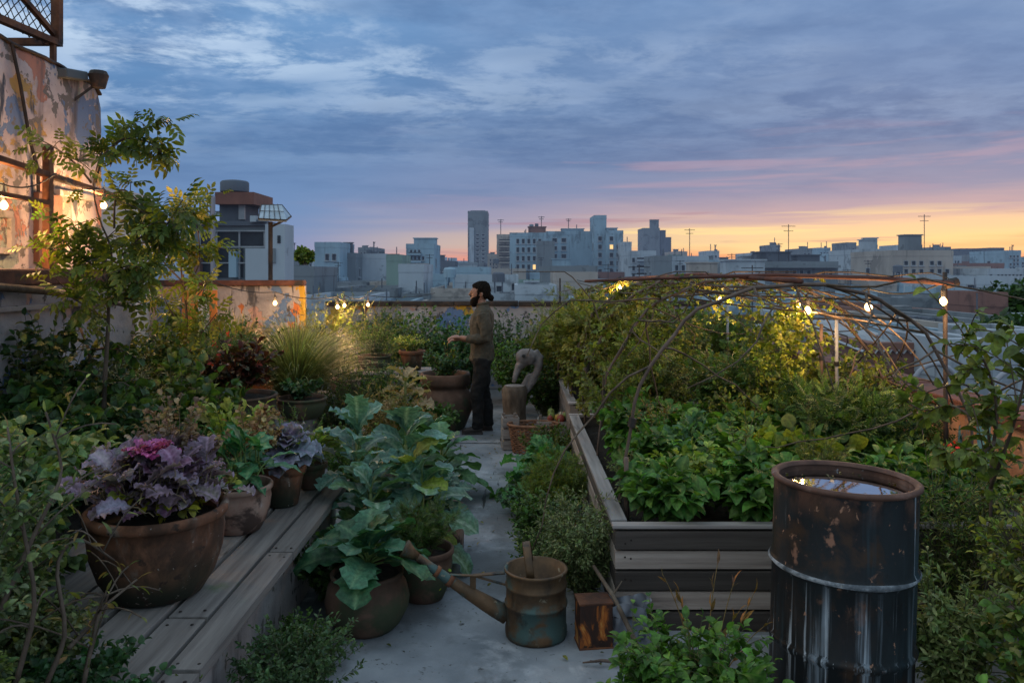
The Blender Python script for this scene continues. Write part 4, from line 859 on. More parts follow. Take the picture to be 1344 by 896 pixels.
WATER = bpy.data.materials.new('water'); WATER.use_nodes=True; t=NT(WATER); b=t.n('ShaderNodeBsdfPrincipled'); b.inputs['Base Color'].default_value=(.5,.54,.56,1); b.inputs['Metallic'].default_value=1; b.inputs['Roughness'].default_value=.02; b.inputs['Specular IOR Level'].default_value=1.0; b.inputs['IOR'].default_value=1.6
b.inputs['Coat Weight'].default_value=1; bp=t.n('ShaderNodeBump'); bp.inputs['Distance'].default_value=.002; bp.inputs['Strength'].default_value=.3; t.l(t.noise(t.n('ShaderNodeTexCoord').outputs['Object'],(9,9,9),3),bp.inputs['Height']); t.l(bp.outputs[0],b.inputs['Normal']); t.l(b.outputs[0],t.n('ShaderNodeOutputMaterial').inputs[0])
m=MB(); m.lathe([(0,.958),(R_-.013,.958)],dc,64,wob=.004); m.build('water',WATER,dr)
m=MB()
for k in range(26):
    a=random.random()*6.28; r=random.uniform(.12,.26); p=np.array([[dc.x+r*math.cos(a),dc.y+r*math.sin(a),.962]]); place(m,T_OVAL,p,np.array([[math.cos(a*3),math.sin(a*3),.05]]),np.array([[0,0,1.]]),random.uniform(.012,.035),pal(G_DARK+G_DRY,1,.2))
lf_=m.build('floating_leaves',LEAF,dr,True)
# slight dent/lean of the rim like the photo
for ch in dr.children: ch.rotation_euler=(0,math.radians(1.6),0)
# ================================================================== watering can
CANM = surf('can_patina',[(.3,(.045,.03,.02)),(.5,(.12,.07,.035)),(.7,(.2,.11,.055))],(6,6,6),rough=.6,bump=.4,bdist=.003,metal=.35,layers=[((.07,.12,.11),(4,4,4),.5,.62),((.02,.016,.014),(7,7,3),.55,.68),((.26,.22,.15),(18,18,18),.62,.7)])
wc=Vector((.122,4.05,0)); can=thing('watering_can','rusty green galvanised watering can with a long spout standing on the path','watering can',wc)
R=.158
m=MB(); m.lathe([(0,.006),(R*.98,.006),(R,.02),(R,.05),(R-.004,.06),(R-.004,.16),(R+.003,.165),(R+.003,.175),(R-.004,.18),(R-.006,.25),(R,.255),(R,.265),(R-.006,.27),(R-.006,.325),(R+.004,.332),(R+.004,.342),(R-.01,.342),(R-.012,.12),(0,.12)],wc,48,wob=.006); m.build('body',CANM,can,True)
m=MB(); s0=wc+Vector((-R+.01,0,.1)); s1=Vector((-.485,4.02,.41)); pts=[s0.lerp(s1,u)+Vector((0,0,-.012*math.sin(u*PI))) for u in np.linspace(0,1,9)]
m.tube(pts,[.046,.044,.04,.035,.03,.027,.024,.022,.02],14); m.build('spout',CANM,can,True)
d=(s1-s0).normalized(); m=MB(); m.tube([s1-d*.01,s1+d*.03,s1+d*.065,s1+d*.075],[.02,.03,.046,.047],16); m.build('rose',CANM,can,True)
m=MB(); m.tube([pts[5]-d*.012,pts[5]+d*.012],[.033,.033],12); m.tube([pts[6],pts[6]+d*.02],[.03,.03],12); m.build('collar',RUST,can,True)
m=MB(); m.bar(wc+Vector((-R,0,.315)),pts[3]+Vector((0,0,.1)),.03,.008); m.bar(pts[3]+Vector((0,0,.1)),pts[3]+Vector((-.0,0,.03)),.03,.008); m.bar(wc+Vector((-R,0,.255)),pts[3]+Vector((0,0,.1)),.02,.008); m.bar(pts[3]+Vector((0,0,.1)),pts[5]+Vector((0,0,.03)),.02,.006); m.build('brace',CANM,can,bevel=.002)
m=MB(); pts=[]
for i in range(17): a=PI*i/16; pts.append(wc+Vector((-.03-.02*math.sin(a),-(R-.03)*math.cos(a)*.9,.33+.135*math.sin(a)**.8)))
m.tube(pts,.021,10,flat=.16,up0=(0,1,0)); m.build('handle',CANM,can,True)
# ================================================================== tin, bag, stick
tin=thing('tin_box','small dark tin box with faded orange picture, right of the watering can','tin',(.41,3.93,0))
TINM=surf('tin_print',[(.3,(.02,.014,.012)),(.46,(.05,.02,.012)),(.54,(.42,.12,.02)),(.62,(.55,.3,.08)),(.75,(.1,.13,.07))],(8,8,5),rough=.5,bump=.15,dist=1.2,layers=[((.03,.015,.01),(14,14,14),.56,.62)])
m=MB(); m.box((.405,3.95,.112),(.165,.13,.215),rz=.12); m.build('body',TINM,tin,bevel=.006)
for z in (.222,.006): m=MB(); m.box((.405,3.95,z),(.172,.137,.012),rz=.12); m.build('seam',RUST,tin,bevel=.003)
POLY=bpy.data.materials.new('grey_plastic'); POLY.use_nodes=True; b=POLY.node_tree.nodes['Principled BSDF']; b.inputs['Base Color'].default_value=(.2,.21,.24,1); b.inputs['Roughness'].default_value=.35
bag=thing('plastic_pot','crumpled grey plastic grow bag beside the tin box','grow bag',(.56,3.98,0)); m=MB()
def bg(u,v): a=2*PI*u; r=.075+.03*v+.012*math.sin(a*5+v*7)+.01*math.sin(a*9-v*11); return (.56+r*math.cos(a)*1.15,3.98+r*math.sin(a)*.8,.003+.2*v+.018*math.sin(a*3)*v)
m.grid(bg,48,12); m.build('bag',POLY,bag,True); m=MB(); m.lathe([(0,.15),(.095,.15)],(.56,3.98,0),20); m.build('soil',SOIL,bag)
st=thing('stick','long grey stick leaning from the grow bag to the herb clump','stick',(.5,3.85,.1)); m=MB(); m.tube([(.42,4.1,.33),(.5,3.95,.24),(.585,3.8,.09),(.61,3.75,.02)],[.009,.012,.013,.01],7); m.tube([(.5,3.95,.24),(.55,3.98,.3)],[.006,.003],5); m.build('stick',BARK,st,True)
st=thing('dry_twig','broken dry twig lying on the path in front of the tin box','twig',(.45,3.72,.01)); m=MB(); m.tube([(.33,3.72,.02),(.42,3.71,.035),(.52,3.7,.03),(.62,3.74,.015)],[.004,.008,.009,.006],6); m.tube([(.42,3.71,.03),(.36,3.68,.05)],[.005,.002],5); m.build('twig',CANE,st,True)
# ================================================================== pots
def pot(root, c, R, H, mat, style='bowl', soil=True, name='pot', tw=0):
    c=Vector(c)
    P_={'bowl':[(0,0),(R*.55,0),(R*.66,.03*H),(R*.84,.25*H),(R*.95,.5*H),(R*.985,.72*H),(R*.96,.86*H),(R*1.0,.875*H),(R*1.035,.9*H),(R*1.04,.97*H),(R*1.0,H),(R*.93,.985*H),(R*.9,.8*H)],
        'flower':[(0,0),(R*.62,0),(R*.66,.02*H),(R*.9,.76*H),(R*.9,.78*H),(R*1.0,.8*H),(R*1.03,.98*H),(R*1.0,H),(R*.92,H),(R*.88,.8*H)],
        'round':[(0,0),(R*.6,0),(R*.78,.12*H),(R*.97,.38*H),(R,.55*H),(R*.93,.78*H),(R*.82,.9*H),(R*.86,.94*H),(R*.87,.99*H),(R*.8,H),(R*.76,.9*H)],
        'jar':[(0,0),(R*.6,0),(R*.72,.05*H),(R*.97,.35*H),(R,.5*H),(R*.92,.64*H),(R*.78,.72*H),(R*.74,.76*H),(R*.86,.79*H),(R*.9,.84*H),(R*.89,.97*H),(R*.86,H),(R*.78,.99*H),(R*.76,.85*H)],
        'straight':[(0,0),(R*.9,0),(R*.94,.03*H),(R*.97,.5*H),(R,.94*H),(R*1.03,.95*H),(R*1.03,H),(R*.95,H),(R*.93,.85*H)]}[style]
    m=MB(); m.lathe(P_,c,56,wob=.012); o=m.build(name,mat,root,True)
    m=MB(); q=P_[-1]; m.lathe([(q[0]*1.02,q[1]+.02*H),(q[0]*.6,q[1]+.06*H),(0,q[1]+.08*H)],c,20); ORG[o.name]=ORG[root.name]; m.build('soil',SOIL,o,True)
    return c+Vector((0,0,q[1]+.05*H))
def potted(label, c, R, H, mat, style='bowl', cat='potted plant', nm='potted_plant', group=None):
    t_=thing(nm,label,cat,c,group); return t_, pot(t_,c,R,H,mat,style)
# bench-top pots ---------------------------------------------------------------
BZ=.467
PURP=[(.1,.072,.075),(.12,.095,.095),(.065,.05,.045),(.1,.105,.095),(.14,.125,.14),(.09,.085,.05)]; PINK=[(.33,.06,.2),(.4,.11,.28),(.26,.06,.16)]
t_,s=potted('biggest terracotta bowl with purple ornamental cabbage and bright pink heart, on the bench',(-1.525,3.43,BZ),.283,.375,TERRA,'bowl')
rosette(t_,s+Vector((0,0,.02)),330,.115,T_CURLY,PURP+[(.09,.11,.06),(.2,.19,.1),(.24,.25,.27),(.13,.05,.09)],.05,1.2,.5,lvar=.35,inner=.75,stalk=.2,midc=(.36,.26,.34),edgec=(.2,.15,.2),jit=.105,ws=1.1,stemcol=(2,1.4,1.6),name='foliage',mat=LEAFP)
lf=MB(); c0=s+Vector((.03,-.09,.3))
for i in range(62):
    az=i*2.4; el=.25+1.2*(i/110); p=np.array([c0])+RNG.normal(0,.04,(1,3))*np.array([1.2,.9,.4]); place(lf,T_CURLY,p,np.array([[math.cos(az)*math.cos(el),math.sin(az)*math.cos(el),math.sin(el)]]),np.array([[0,0,1.]]),.068*random.uniform(.6,1.1),pal(PINK,1,.15),midc=(.7,.25,.5),midk=.4)
lf.build('pink_heart',LEAFP,t_,True)
herb(t_,s+Vector((.02,.1,0)),34,.5,.22,12,.045,T_CURLY,[(.15,.11,.12),(.2,.16,.16),(.1,.075,.085)],branch=1,mat=DRYM,name='seed_stalks',t0=.55,stemcol=(2,1.3,1.6),lean=(0,.1),r=.003,hvar=.4)
herb(t_,s,12,.24,.33,9,.06,T_ROUND,[(.22,.24,.03),(.15,.17,.04)],branch=1,name='yellowing_leaves',t0=.5,sagk=.1)
t_,s=potted('weathered pinkish pot with emerald green kale, second on the bench',(-1.46,4.25,BZ),.175,.25,TERRAP,'bowl')
rosette(t_,s,46,.2,T_LOBE,[(.025,.12,.05),(.03,.15,.06),(.02,.09,.04)],.1,1.35,.4,stalk=.17,midc=(.2,.3,.16),jit=.05,ws=.9,inner=.8,mat=LEAFC)
t_,s=potted('orange terracotta pot with blue-grey purple-veined cabbage near the bench end',(-1.36,4.72,BZ),.135,.235,TERRA,'flower')
rosette(t_,s,44,.2,T_CURLY,[(.12,.17,.18),(.1,.15,.16),(.14,.13,.18)],.0,1.2,.4,stalk=.15,cols_in=[(.14,.1,.17),(.2,.15,.22)],midc=(.35,.3,.4),edgec=(.2,.24,.27),jit=.04,mat=LEAFP)
t_,s=potted('small dull pot with pale frilly lettuce behind the orange pot',(-1.28,5.08,BZ),.1,.16,TERRAD,'flower')
rosette(t_,s,30,.2,T_CHARD,[(.12,.2,.05),(.16,.22,.08),(.1,.16,.06)],.4,1.4,.3,stalk=.1,midc=(.3,.35,.2),jit=.03,ws=.7,mat=LEAF)
t_,s=potted('narrow brown pot squeezed between the weathered pot and the orange pot',(-1.52,4.6,BZ),.1,.22,TERRAD,'straight')
herb(t_,s,14,.42,.2,20,.05,T_CURLY,[(.2,.16,.13),(.26,.2,.17),(.17,.1,.09)],branch=2,mat=DRYM,t0=.45,stemcol=(2,1.5,1.6))
t_,s=potted('pot of tall pale yellow-green variegated shoots behind the bench-end cabbage',(-1.75,5.0,BZ),.14,.2,TERRAD,'flower')
herb(t_,s,16,.42,.24,10,.13,T_CHARD,[(.16,.22,.07),(.2,.24,.12),(.12,.18,.05)],branch=1,out=.5,upz=.3)
# ground pots at the foot of the bench ------------------------------------------
t_,s=potted('round terracotta pot with broad dark green collards on the ground against the bench',(-.75,4.12,0),.215,.3,TERRAD,'round')
rosette(t_,s,22,.34,T_COLL,[(.025,.085,.05),(.03,.1,.06),(.02,.07,.035)],.0,1.25,.35,midc=(.14,.22,.12),stalk=.06,mat=LEAFC)
t_,s=potted('dark pot with fine ferny greenery and yellow-green flowers beside the collard pot',(-.5,4.5,0),.165,.29,TERRAD,'bowl')
herb(t_,s,34,.3,.26,16,.07,T_FERN,G_MID+[(.07,.1,.05)],branch=2,upz=.7,r=.002)
herb(t_,s+Vector((0,-.06,-.06)),8,.1,.2,14,.03,T_ROUND,[(.3,.36,.02),(.22,.3,.03)],branch=1,name='yellow_flowers',sagk=.35,t0=.5,r=.002)
t_,s=potted('tall mossy box-like pot with bluish leaves by the path, behind the fern pot',(-.48,5.3,0),.17,.28,TERRAP,'straight')
rosette(t_,s,30,.22,T_KALE,G_BLUE,.0,1.2,.35,stalk=.12,jit=.04,mat=LEAFC)
t_=thing('collard_plant','tall glaucous blue-green collard towering beside the bench end','collard',(-.86,5.05,0))
for dx,dy,h,L,n in ((-.12,0,.78,.34,24),(.17,.12,.72,.34,24),(.0,-.22,.5,.3,18),(.3,-.1,.52,.3,16)):
    rosette(t_,(-.86+dx,5.05+dy,.0),n,L,T_COLL if dy else T_KALE,[(.055,.14,.125),(.07,.165,.15),(.045,.115,.1)] if h>.6 else [(.05,.13,.06),(.08,.16,.05),(.035,.1,.05)],-.15,1.2,.4,stalk=h,midc=(.3,.38,.33),midk=.65,edgec=(.1,.2,.18),name='foliage',inner=.7,mat=LEAFC)
rosette(t_,(-.62,4.95,.0),9,.3,T_COLL,[(.12,.18,.05),(.16,.2,.05),(.07,.14,.05)],0,1.0,.35,stalk=.62,midc=(.3,.36,.2),name='yellowing_leaves',mat=LEAF)
t_=thing('leafy_plant','large dark green glossy leafy plant spilling onto the path near the big jar','plant',(-.72,6.9,0))
for dx,dy in ((0,0),(.15,-.45),(-.25,.3),(-.1,-.8)): rosette(t_,(-.72+dx,6.9+dy,0),20,.34,T_COLL,[(.035,.1,.04),(.05,.12,.045),(.03,.085,.045)],.05,1.2,.35,stalk=.4,midc=(.15,.25,.12),mat=LEAFC)
# rows of pots behind the bench ---------------------------------------------------
LZ=.46
t_,s=potted('dark half-barrel with red-stemmed burgundy chard on the stone ledge',(-2.42,7.0,LZ),.34,.3,TERRAD,'straight')
herb(t_,s,34,.5,.36,12,.13,T_CHARD,[(.035,.012,.014),(.05,.02,.02),(.02,.015,.012),(.03,.035,.02)],branch=1,out=.6,stemcol=(3,.8,.7),t0=.3)
herb(t_,s,5,.55,.25,5,.06,T_OVAL2,[(.35,.04,.03),(.25,.03,.02)],branch=0,name='red_leaves',t0=.7)
t_,s=potted('mossy green barrel pot at the left of the burgundy chard',(-3.0,6.9,LZ),.27,.36,surf('mossy',[(.3,(.03,.04,.02)),(.7,(.09,.1,.05))],(5,5,5),bump=.4),'straight')
herb(t_,s,26,.55,.4,22,.07,T_OVAL2,G_DARK+G_MID,branch=2)
t_,s=potted('squat dark pot with low round leaves right of the burgundy chard',(-1.98,7.5,LZ),.23,.2,TERRAD,'bowl')
herb(t_,s,20,.2,.25,16,.06,T_ROUND,G_BLUE+G_DARK,branch=1)
t_=thing('ornamental_grass','big arching clump of grey-green ornamental grass in the left middle','grass',(-2.25,8.3,.4)); grass(t_,(-2.25,8.3,.4),1500,1.0,1.15,[(.1,.13,.08),(.14,.17,.11),(.08,.1,.06),(.19,.2,.13)],.0045,sag=.35)
t_=thing('ornamental_grass','upright pale feathery grass lit orange beside the leftmost garden bulb','grass',(-3.1,9.1,.4)); grass(t_,(-3.1,9.1,.4),900,1.0,.75,[(.16,.13,.08),(.2,.16,.1),(.1,.1,.05)],.005)
LEFTP=[('feathery dill-like shrub glowing under the pair of bulbs',(-2.45,10.0,0),90,1.6,.7,26,.075,T_FERN,G_OLIVE+G_YEL,3),
 ('tall loose shrub with fine leaves before the back parapet, left of the last bulb',(-2.1,10.9,0),80,1.55,.8,30,.05,T_LANCE,G_OLIVE+G_MID,3),
 ('bushy green shrub directly under the last bulb of the middle string',(-1.85,10.2,0),70,1.25,.6,30,.055,T_OVAL,G_MID+G_OLIVE,3),
 ('dark green bush with tiny white flowers between the last bulb and the man',(-1.35,11.2,0),70,1.35,.6,26,.09,T_OVAL2,G_DARK+G_MID,2),
 ('bluish bush behind the outstretched hands of the man',(-.7,11.4,0),80,1.3,.6,26,.08,T_OVAL2,[(.03,.085,.055),(.04,.1,.07),(.02,.06,.04)],2),
 ('tall dark bush with violet flowers right behind the man',(.05,11.3,0),90,1.26,.7,26,.07,T_OVAL2,G_DARK+[(.04,.07,.06)],2),
 ('spiky dark shrub at the foot of the left parapet, beside the white board',(-3.75,9.0,0),60,1.5,.6,24,.1,T_LANCE,G_DARK+G_MID,2),
 ('broad green bush filling the gap behind the grass clump',(-1.5,8.8,0),70,.85,.6,28,.06,T_OVAL,G_MID+G_DARK,2),
 ('dense green herb clump behind the bench-end lettuce',(-1.72,6.0,0),60,.82,.5,30,.05,T_LANCE,G_MID+[(.04,.1,.03)],2),
 ('low green herb carpet left of the collards, at the bench end',(-1.3,6.5,0),50,.6,.45,26,.05,T_TRI,G_MID,2)]
for lab,c,n,H,sp2,k,L,T,cl,bn in LEFTP:
    cl=[tuple(v*1.35 for v in q) for q in cl]; t_=thing('shrub',lab,'shrub',c); herb(t_,c,n,H,sp2,k,L,T,cl,branch=bn,t0=.25,flower=(([(.3,.25,.6)],.02) if 'violet' in lab else ([(.5,.5,.5)],.012) if 'white fl' in lab else None))
t_=thing('dry_plant','wilted straw-coloured seedheads left of the big jar','plant',(-1.15,7.5,0)); herb(t_,(-1.15,7.5,0),46,.85,.4,16,.09,T_LANCE,G_DRY+[(.1,.12,.05)],branch=3,mat=DRYM,t0=.35,sagk=.1,stemcol=(2.5,2.2,1.8),droopd=.5)
t_=thing('dry_plant','pale curled cabbage leaves dying beside the wilted seedheads','plant',(-1.1,8.2,0)); rosette(t_,(-1.1,8.2,.0),26,.3,T_CURLY,[(.2,.17,.15),(.25,.21,.19),(.14,.12,.08)],-.5,.9,.3,stalk=.7,mat=DRYM,midc=(.35,.3,.28))
# display table with pots
tb=thing('plant_table','low grey wooden plant table behind the big jar','table',(-1.45,9.75,0)); m=MB()
for i in range(3): m=MB(); m.box((-1.5,9.6+i*.17,.62),(1.35,.16,.035)); m.build('tabletop_board',WOODX,tb,bevel=.004)
for x in (-2.1,-.9):
    for y in (9.58,9.95): m=MB(); m.box((x,y,.3),(.06,.06,.6)); m.build('leg',WOODZ,tb)
t_,s=potted('terracotta pot with pale variegated leaves on the plant table, nearest the man',(-1.22,9.72,.64),.16,.24,TERRA,'flower'); herb(t_,s,30,.24,.22,14,.05,T_OVAL,[(.3,.34,.14),(.24,.28,.12),(.1,.16,.05)],branch=1)
t_,s=potted('wide brown bowl of upright green shoots on the left of the plant table',(-1.68,9.72,.64),.2,.18,TERRAD,'bowl'); herb(t_,s,34,.42,.26,20,.06,T_LANCE,G_MID,branch=1)
t_,s=potted('small pale bowl on the ledge between the grass and the plant table',(-1.9,9.1,.42),.17,.2,TERRAP,'bowl'); herb(t_,s,14,.16,.2,10,.07,T_ROUND,G_YEL+G_MID,branch=0)
t_,s=potted('largest brown storage jar with wide banded neck, in front of the man',(-.78,9.3,0),.33,.66,TERRAD,'jar')
herb(t_,s,40,.34,.32,16,.06,T_OVAL2,G_MID+G_BLUE,branch=1)
herb(t_,s,6,.4,.16,5,.05,T_OVAL,[(.2,.12,.03),(.14,.16,.04)],branch=1,name='young_stem')
# ================================================================== right of the path
DW=surf('driftwood',[(.3,(.1,.085,.08)),(.5,(.18,.16,.155)),(.7,(.26,.24,.235))],(7,7,7),rough=.9,bump=.6,bdist=.01,layers=[((.06,.05,.05),(5,5,5),.6,.7)])
dw=thing('driftwood_sculpture','pale driftwood piece with a round knot hole on a tree stump, right of the man','sculpture',(.17,8.7,.55)); m=MB()
def P8(px,py): return P(px,py,8.7)
m.lathe([(0,-.095),(.06,-.08),(.095,-.04),(.105,.0),(.095,.045),(.06,.08),(0,.09)],P8(691,468),16,wob=.12)
m.tube([P8(700,462),P8(707,470),P8(706,484),P8(700,498),P8(693,510),P8(688,516)],[.06,.055,.048,.042,.034,.02],10)
m.tube([P8(688,474),P8(680,482),P8(677,492),P8(674,502)],[.06,.042,.03,.02],10); m.tube([P8(696,490),P8(690,500),P8(684,514)],[.02,.03,.04],8); 
o=m.build('driftwood',DW,dw,True); q=o.modifiers.new('r','REMESH'); q.mode='VOXEL'; q.voxel_size=.014; q.use_smooth_shade=True
tx=bpy.data.textures.new('wood_noise','CLOUDS'); tx.noise_scale=.07; q=o.modifiers.new('d','DISPLACE'); q.texture=tx; q.strength=.025; c=P8(687,466)
m=MB(); m.tube([c+Vector((0,-.115,0)),c+Vector((0,-.08,0))],[.017,.02],10); m.build('knot_hole',plain('knot',(.01,.01,.01)),dw)
sg=thing('tree_stump','rough upright tree stump carrying the driftwood','stump',(.03,8.65,0)); m=MB(); m.lathe([(0,0),(.17,0),(.15,.1),(.13,.3),(.14,.45),(.15,.56),(.12,.6),(0,.6)],(.03,8.65,0),26,wob=.06); m.build('trunk',BARK,sg,True)
m=MB(); m.lathe([(0,.603),(.11,.603)],(.03,8.65,0),20); m.build('cut_face',WOODX,sg)
def crate(label,c,d,rz=0):
    t_=thing('wooden_crate',label,'crate',c); c=Vector(c); R3=Matrix.Rotation(rz,3,'Z')
    for s in (-1,1):
        for i in range(3):
            for ax in (0,1):
                m=MB(); off=Vector((0,s*d[1]/2,0)) if ax==0 else Vector((s*d[0]/2,0,0)); q=c+R3@off+Vector((0,0,d[2]*(i+.5)/3)); m.box(q,(d[0] if ax==0 else .014,.014 if ax==0 else d[1]-.02,d[2]/3-.02),rz=rz); m.build('slat',WOODX if ax==0 else WOODG,t_)
    for sx in (-1,1):
        for sy in (-1,1): m=MB(); m.box(c+R3@Vector((sx*(d[0]/2-.02),sy*(d[1]/2-.02),0))+Vector((0,0,d[2]/2)),(.03,.03,d[2]+.02),rz=rz); m.build('corner_post',WOODZ,t_)
    return t_
crate('tall narrow slatted wooden crate left of the wicker basket',(-.02,8.3,0),(.16,.22,.34),.1)
WICK=surf('wicker',[(.3,(.1,.045,.025)),(.7,(.26,.13,.07))],(14,14,14),rough=.8)
bk=thing('wicker_basket','reddish-brown wicker basket on the ground beside the narrow crate','basket',(.22,8.1,0)); m=MB()
for i in range(14):
    z=.02+i*.019; r=.17+.03*(i/14); m.tube([(.22+r*1.25*math.cos(a),8.1+r*.8*math.sin(a),z+.006*math.sin(a*16+i*PI)) for a in np.linspace(0,2*PI,49)],.0085,5,cap=False)
m.build('weave',WICK,bk,True); m=MB()
for k in range(16): a=k*PI/8; m.tube([(.22+.165*1.25*math.cos(a),8.1+.165*.8*math.sin(a),0),(.22+.205*1.25*math.cos(a),8.1+.205*.8*math.sin(a),.3)],.008,5)
m.tube([(.22+.21*1.25*math.cos(a),8.1+.21*.8*math.sin(a),.29) for a in np.linspace(0,2*PI,33)],.014,6,cap=False); m.build('rim',WICK,bk,True)
vc=crate('low crate heaped with picked vegetables, right of the wicker basket',(.52,8.35,.12),(.5,.3,.18),-.08)
cr=thing('support_block','rough block under the vegetable crate','block',(.52,8.35,0)); m=MB(); m.box((.52,8.35,.058),(.4,.26,.112)); m.build('block',WOODX,cr)
VG=[(.4,.12,.05),(.5,.3,.06),(.3,.06,.04),(.2,.26,.06),(.55,.45,.3)]
for i in range(14):
    c=VG[i%5]; x=.52+random.uniform(-.2,.2); y=8.35+random.uniform(-.1,.1); z=.3+random.uniform(0,.05)
    o=thing('vegetable',['reddish root vegetable','orange squash','dark red pepper','green gourd','pale turnip'][i%5]+' in the crate heap, '+['far left end','left side','left of the middle','under the top layer','right middle','front edge','back edge','top of the heap','right side','far right end','behind the top one','front right corner','back left corner','centre front'][i],'vegetable',(x,y,z),'vegetables heaped in the crate')
    m=MB(); r=random.uniform(.03,.045); m.lathe([(0,-r*1.3),(r*.6,-r*.9),(r,0),(r*.8,r*.8),(r*.2,r*1.2),(0,r*1.1)],(x,y,z),12); m.build('fruit',surf('veg%d'%i,[(.3,tuple(v*.7 for v in c)),(.7,c)],(20,20,20),rough=.5,bump=.1),o,True)
    m=MB(); m.tube([(x,y,z+r),(x+.01,y,z+r*1.8)],.004,4); m.build('stalk',STEM,o)
for j,(c,lab) in enumerate([((.85,8.55,.0),'yellow-green tuft of leaves behind the vegetable crate')]):
    t_=thing('plant',lab,'plant',c); herb(t_,c,20,.42,.2,12,.07,T_OVAL,G_YEL+[(.3,.22,.04)],branch=1)
RP=[('kale_plant','ribbed bright green kale at the right of the path, far end of the bed',(.27,6.5,0),'r',46,.32,[(.03,.12,.06),(.045,.15,.075),(.025,.09,.05)]),
    ('herb_bush','feathery yellow-green herb in front of the kale by the bed corner',(.32,5.75,0),'h',150,.55,G_YEL+[(.07,.12,.04)]),
    ('herb_bush','dark blue-green low herb against the path below the kale',(.12,6.0,0),'h2',60,.22,G_BLUE+G_DARK),
    ('herb_bush','pale sage-green oregano bush behind the watering can',(.40,4.45,0),'s',150,.6,G_SAGE),
    ('herb_bush','mid-green mint clump spreading left of the oregano',(.22,5.05,0),'m',100,.46,G_MID+[(.06,.12,.05)])]
for nm,lab,c,kd,n,H,cl in RP:
    t_=thing(nm,lab,'kale' if kd=='r' else 'herb',c)
    if kd=='r':
        for dx,dy in ((0,0),(.05,.45)): rosette(t_,(c[0]+dx,c[1]+dy,0),38,.36,T_KALE,cl,.05,1.4,.3,stalk=.14,midc=(.2,.32,.2),jit=.08,ws=.75)
    elif kd=='h': herb(t_,c,n,H,.3,30,.05,T_FERN,cl,branch=3,r=.002)
    elif kd=='h2': herb(t_,c,n,H,.25,20,.045,T_OVAL2,cl,branch=1,r=.002)
    elif kd=='s': herb(t_,c,n,H,.3,34,.042,T_SAGE,cl,branch=3,r=.0025)
    else: herb(t_,c,n,H,.24,24,.05,T_OVAL2,cl,branch=2,r=.002)
# bean bed -----------------------------------------------------------------------
BZ2=.45
src=[]
labs=['bean plant in the front row beside the bed corner','bean plant in the front row, second from the corner','bean plant in the front row left of the drum','bean plant hidden partly by the drum rim','bean plant behind the drum','leftmost bean plant of the second row','second-row bean plant with lighter leaves','second-row bean plant in the middle of the bed','second-row bean plant behind the drum','leftmost bean plant of the third row','third-row bean plant with large leaves','third-row bean plant right of the middle','third-row bean plant under the tall bush','back-row bean plant at the left board','back-row bean plant near the dark hoop foot','back-row bean plant in the middle','back-row bean plant at the right']
pos=[]
for j,y in enumerate((4.4,4.95,5.55,6.25)):
    for i in range(5 if j==0 else 4): pos.append((.85+i*.42+random.uniform(-.05,.05)+.1*(j%2), y+random.uniform(-.08,.08)))
protos=[]
for i,(x,y) in enumerate(pos):
    if i<4:
        t_=thing('bean_plant',labs[i],'bean plant',(x,y,BZ2),'broad-leaved bean plants in the front bed'); cl=[(.035,.115,.03),(.05,.14,.035),(.03,.09,.03),(.07,.15,.04)] if i!=2 else [(.06,.16,.04),(.08,.18,.05)]
        herb(t_,(x,y,BZ2),24,.36+.05*(i%2),.3,11,.125,T_BEAN,cl,branch=2,r=.003,upz=.75,droopd=.15,t0=.3,midc=(.12,.2,.08),midk=.5); protos.append(t_)
    else: copy_thing(protos[i%4],(x,y,BZ2),random.random()*6,random.uniform(.9,1.15)*(1.1 if i>8 else 1),labs[i])
t_=thing('herb_bush','silvery thyme-like herb at the left corner inside the bean bed','herb',(.78,5.0,BZ2)); herb(t_,(.78,5.0,BZ2),34,.28,.2,20,.03,T_OVAL,G_SAGE,branch=2,r=.002)
# tall shrubs right / climbing plants
BIG=[('tall airy tomato bush right of the bean bed',(1.85,6.3,.45),60,.8,.5,26,.11,T_ASH,G_OLIVE+G_MID,2),
 ('dense dark green bush behind the drum, under the right bulbs',(2.15,5.2,.45),70,.72,.42,30,.085,T_PINN,G_DARK+G_MID,3),
 ('dark rose-like bush between the drum and the orange parapet',(2.55,5.35,.2),50,.85,.42,24,.07,T_ROSE,G_DARK+G_MID,3),
 ('upright yellow-green vine lit gold by the two close bulbs',(1.93,5.75,.45),16,1.3,.22,30,.085,T_TRI,[(.13,.17,.03),(.17,.2,.04),(.09,.13,.03)],2),
 ('climbing bean column lit from the bulb over the middle of the tunnel',(1.55,7.4,.45),26,1.2,.35,26,.09,T_TRI,G_OLIVE+G_YEL,2),
 ('brown-tinged tomato mass at the left end of the tunnel',(.95,8.6,.45),80,1.16,.55,30,.12,T_ASH,[(.12,.13,.04),(.15,.15,.05),(.08,.1,.035)],3),
 ('feathery olive bush reaching the path, left of the tunnel feet',(.72,9.9,.3),70,1.25,.55,26,.09,T_PINN,[(.1,.12,.04),(.12,.12,.05),(.07,.1,.035)],3),
 ('dark tomato mass in the centre of the tunnel',(1.45,9.4,.45),70,1.12,.5,26,.12,T_ASH,G_OLIVE+G_MID,3),
 ('thicket of green vines at the right of the tunnel',(2.2,8.2,.45),60,.9,.55,26,.12,T_ASH,G_OLIVE+G_MID,3),
 ('leafy shrub in the far right corner of the far bed',(2.35,10.2,.45),50,.9,.5,26,.09,T_PINN,G_OLIVE,2),
 ('grey-green shrub inside the middle of the tunnel',(1.2,6.9,.45),60,.8,.4,26,.05,T_OVAL,G_SAGE+G_OLIVE,3),
 ('loose yellowish bush above the beans, right of the middle hoop foot',(1.75,5.85,.45),40,.62,.4,24,.06,T_OVAL2,G_OLIVE+G_YEL,3)]
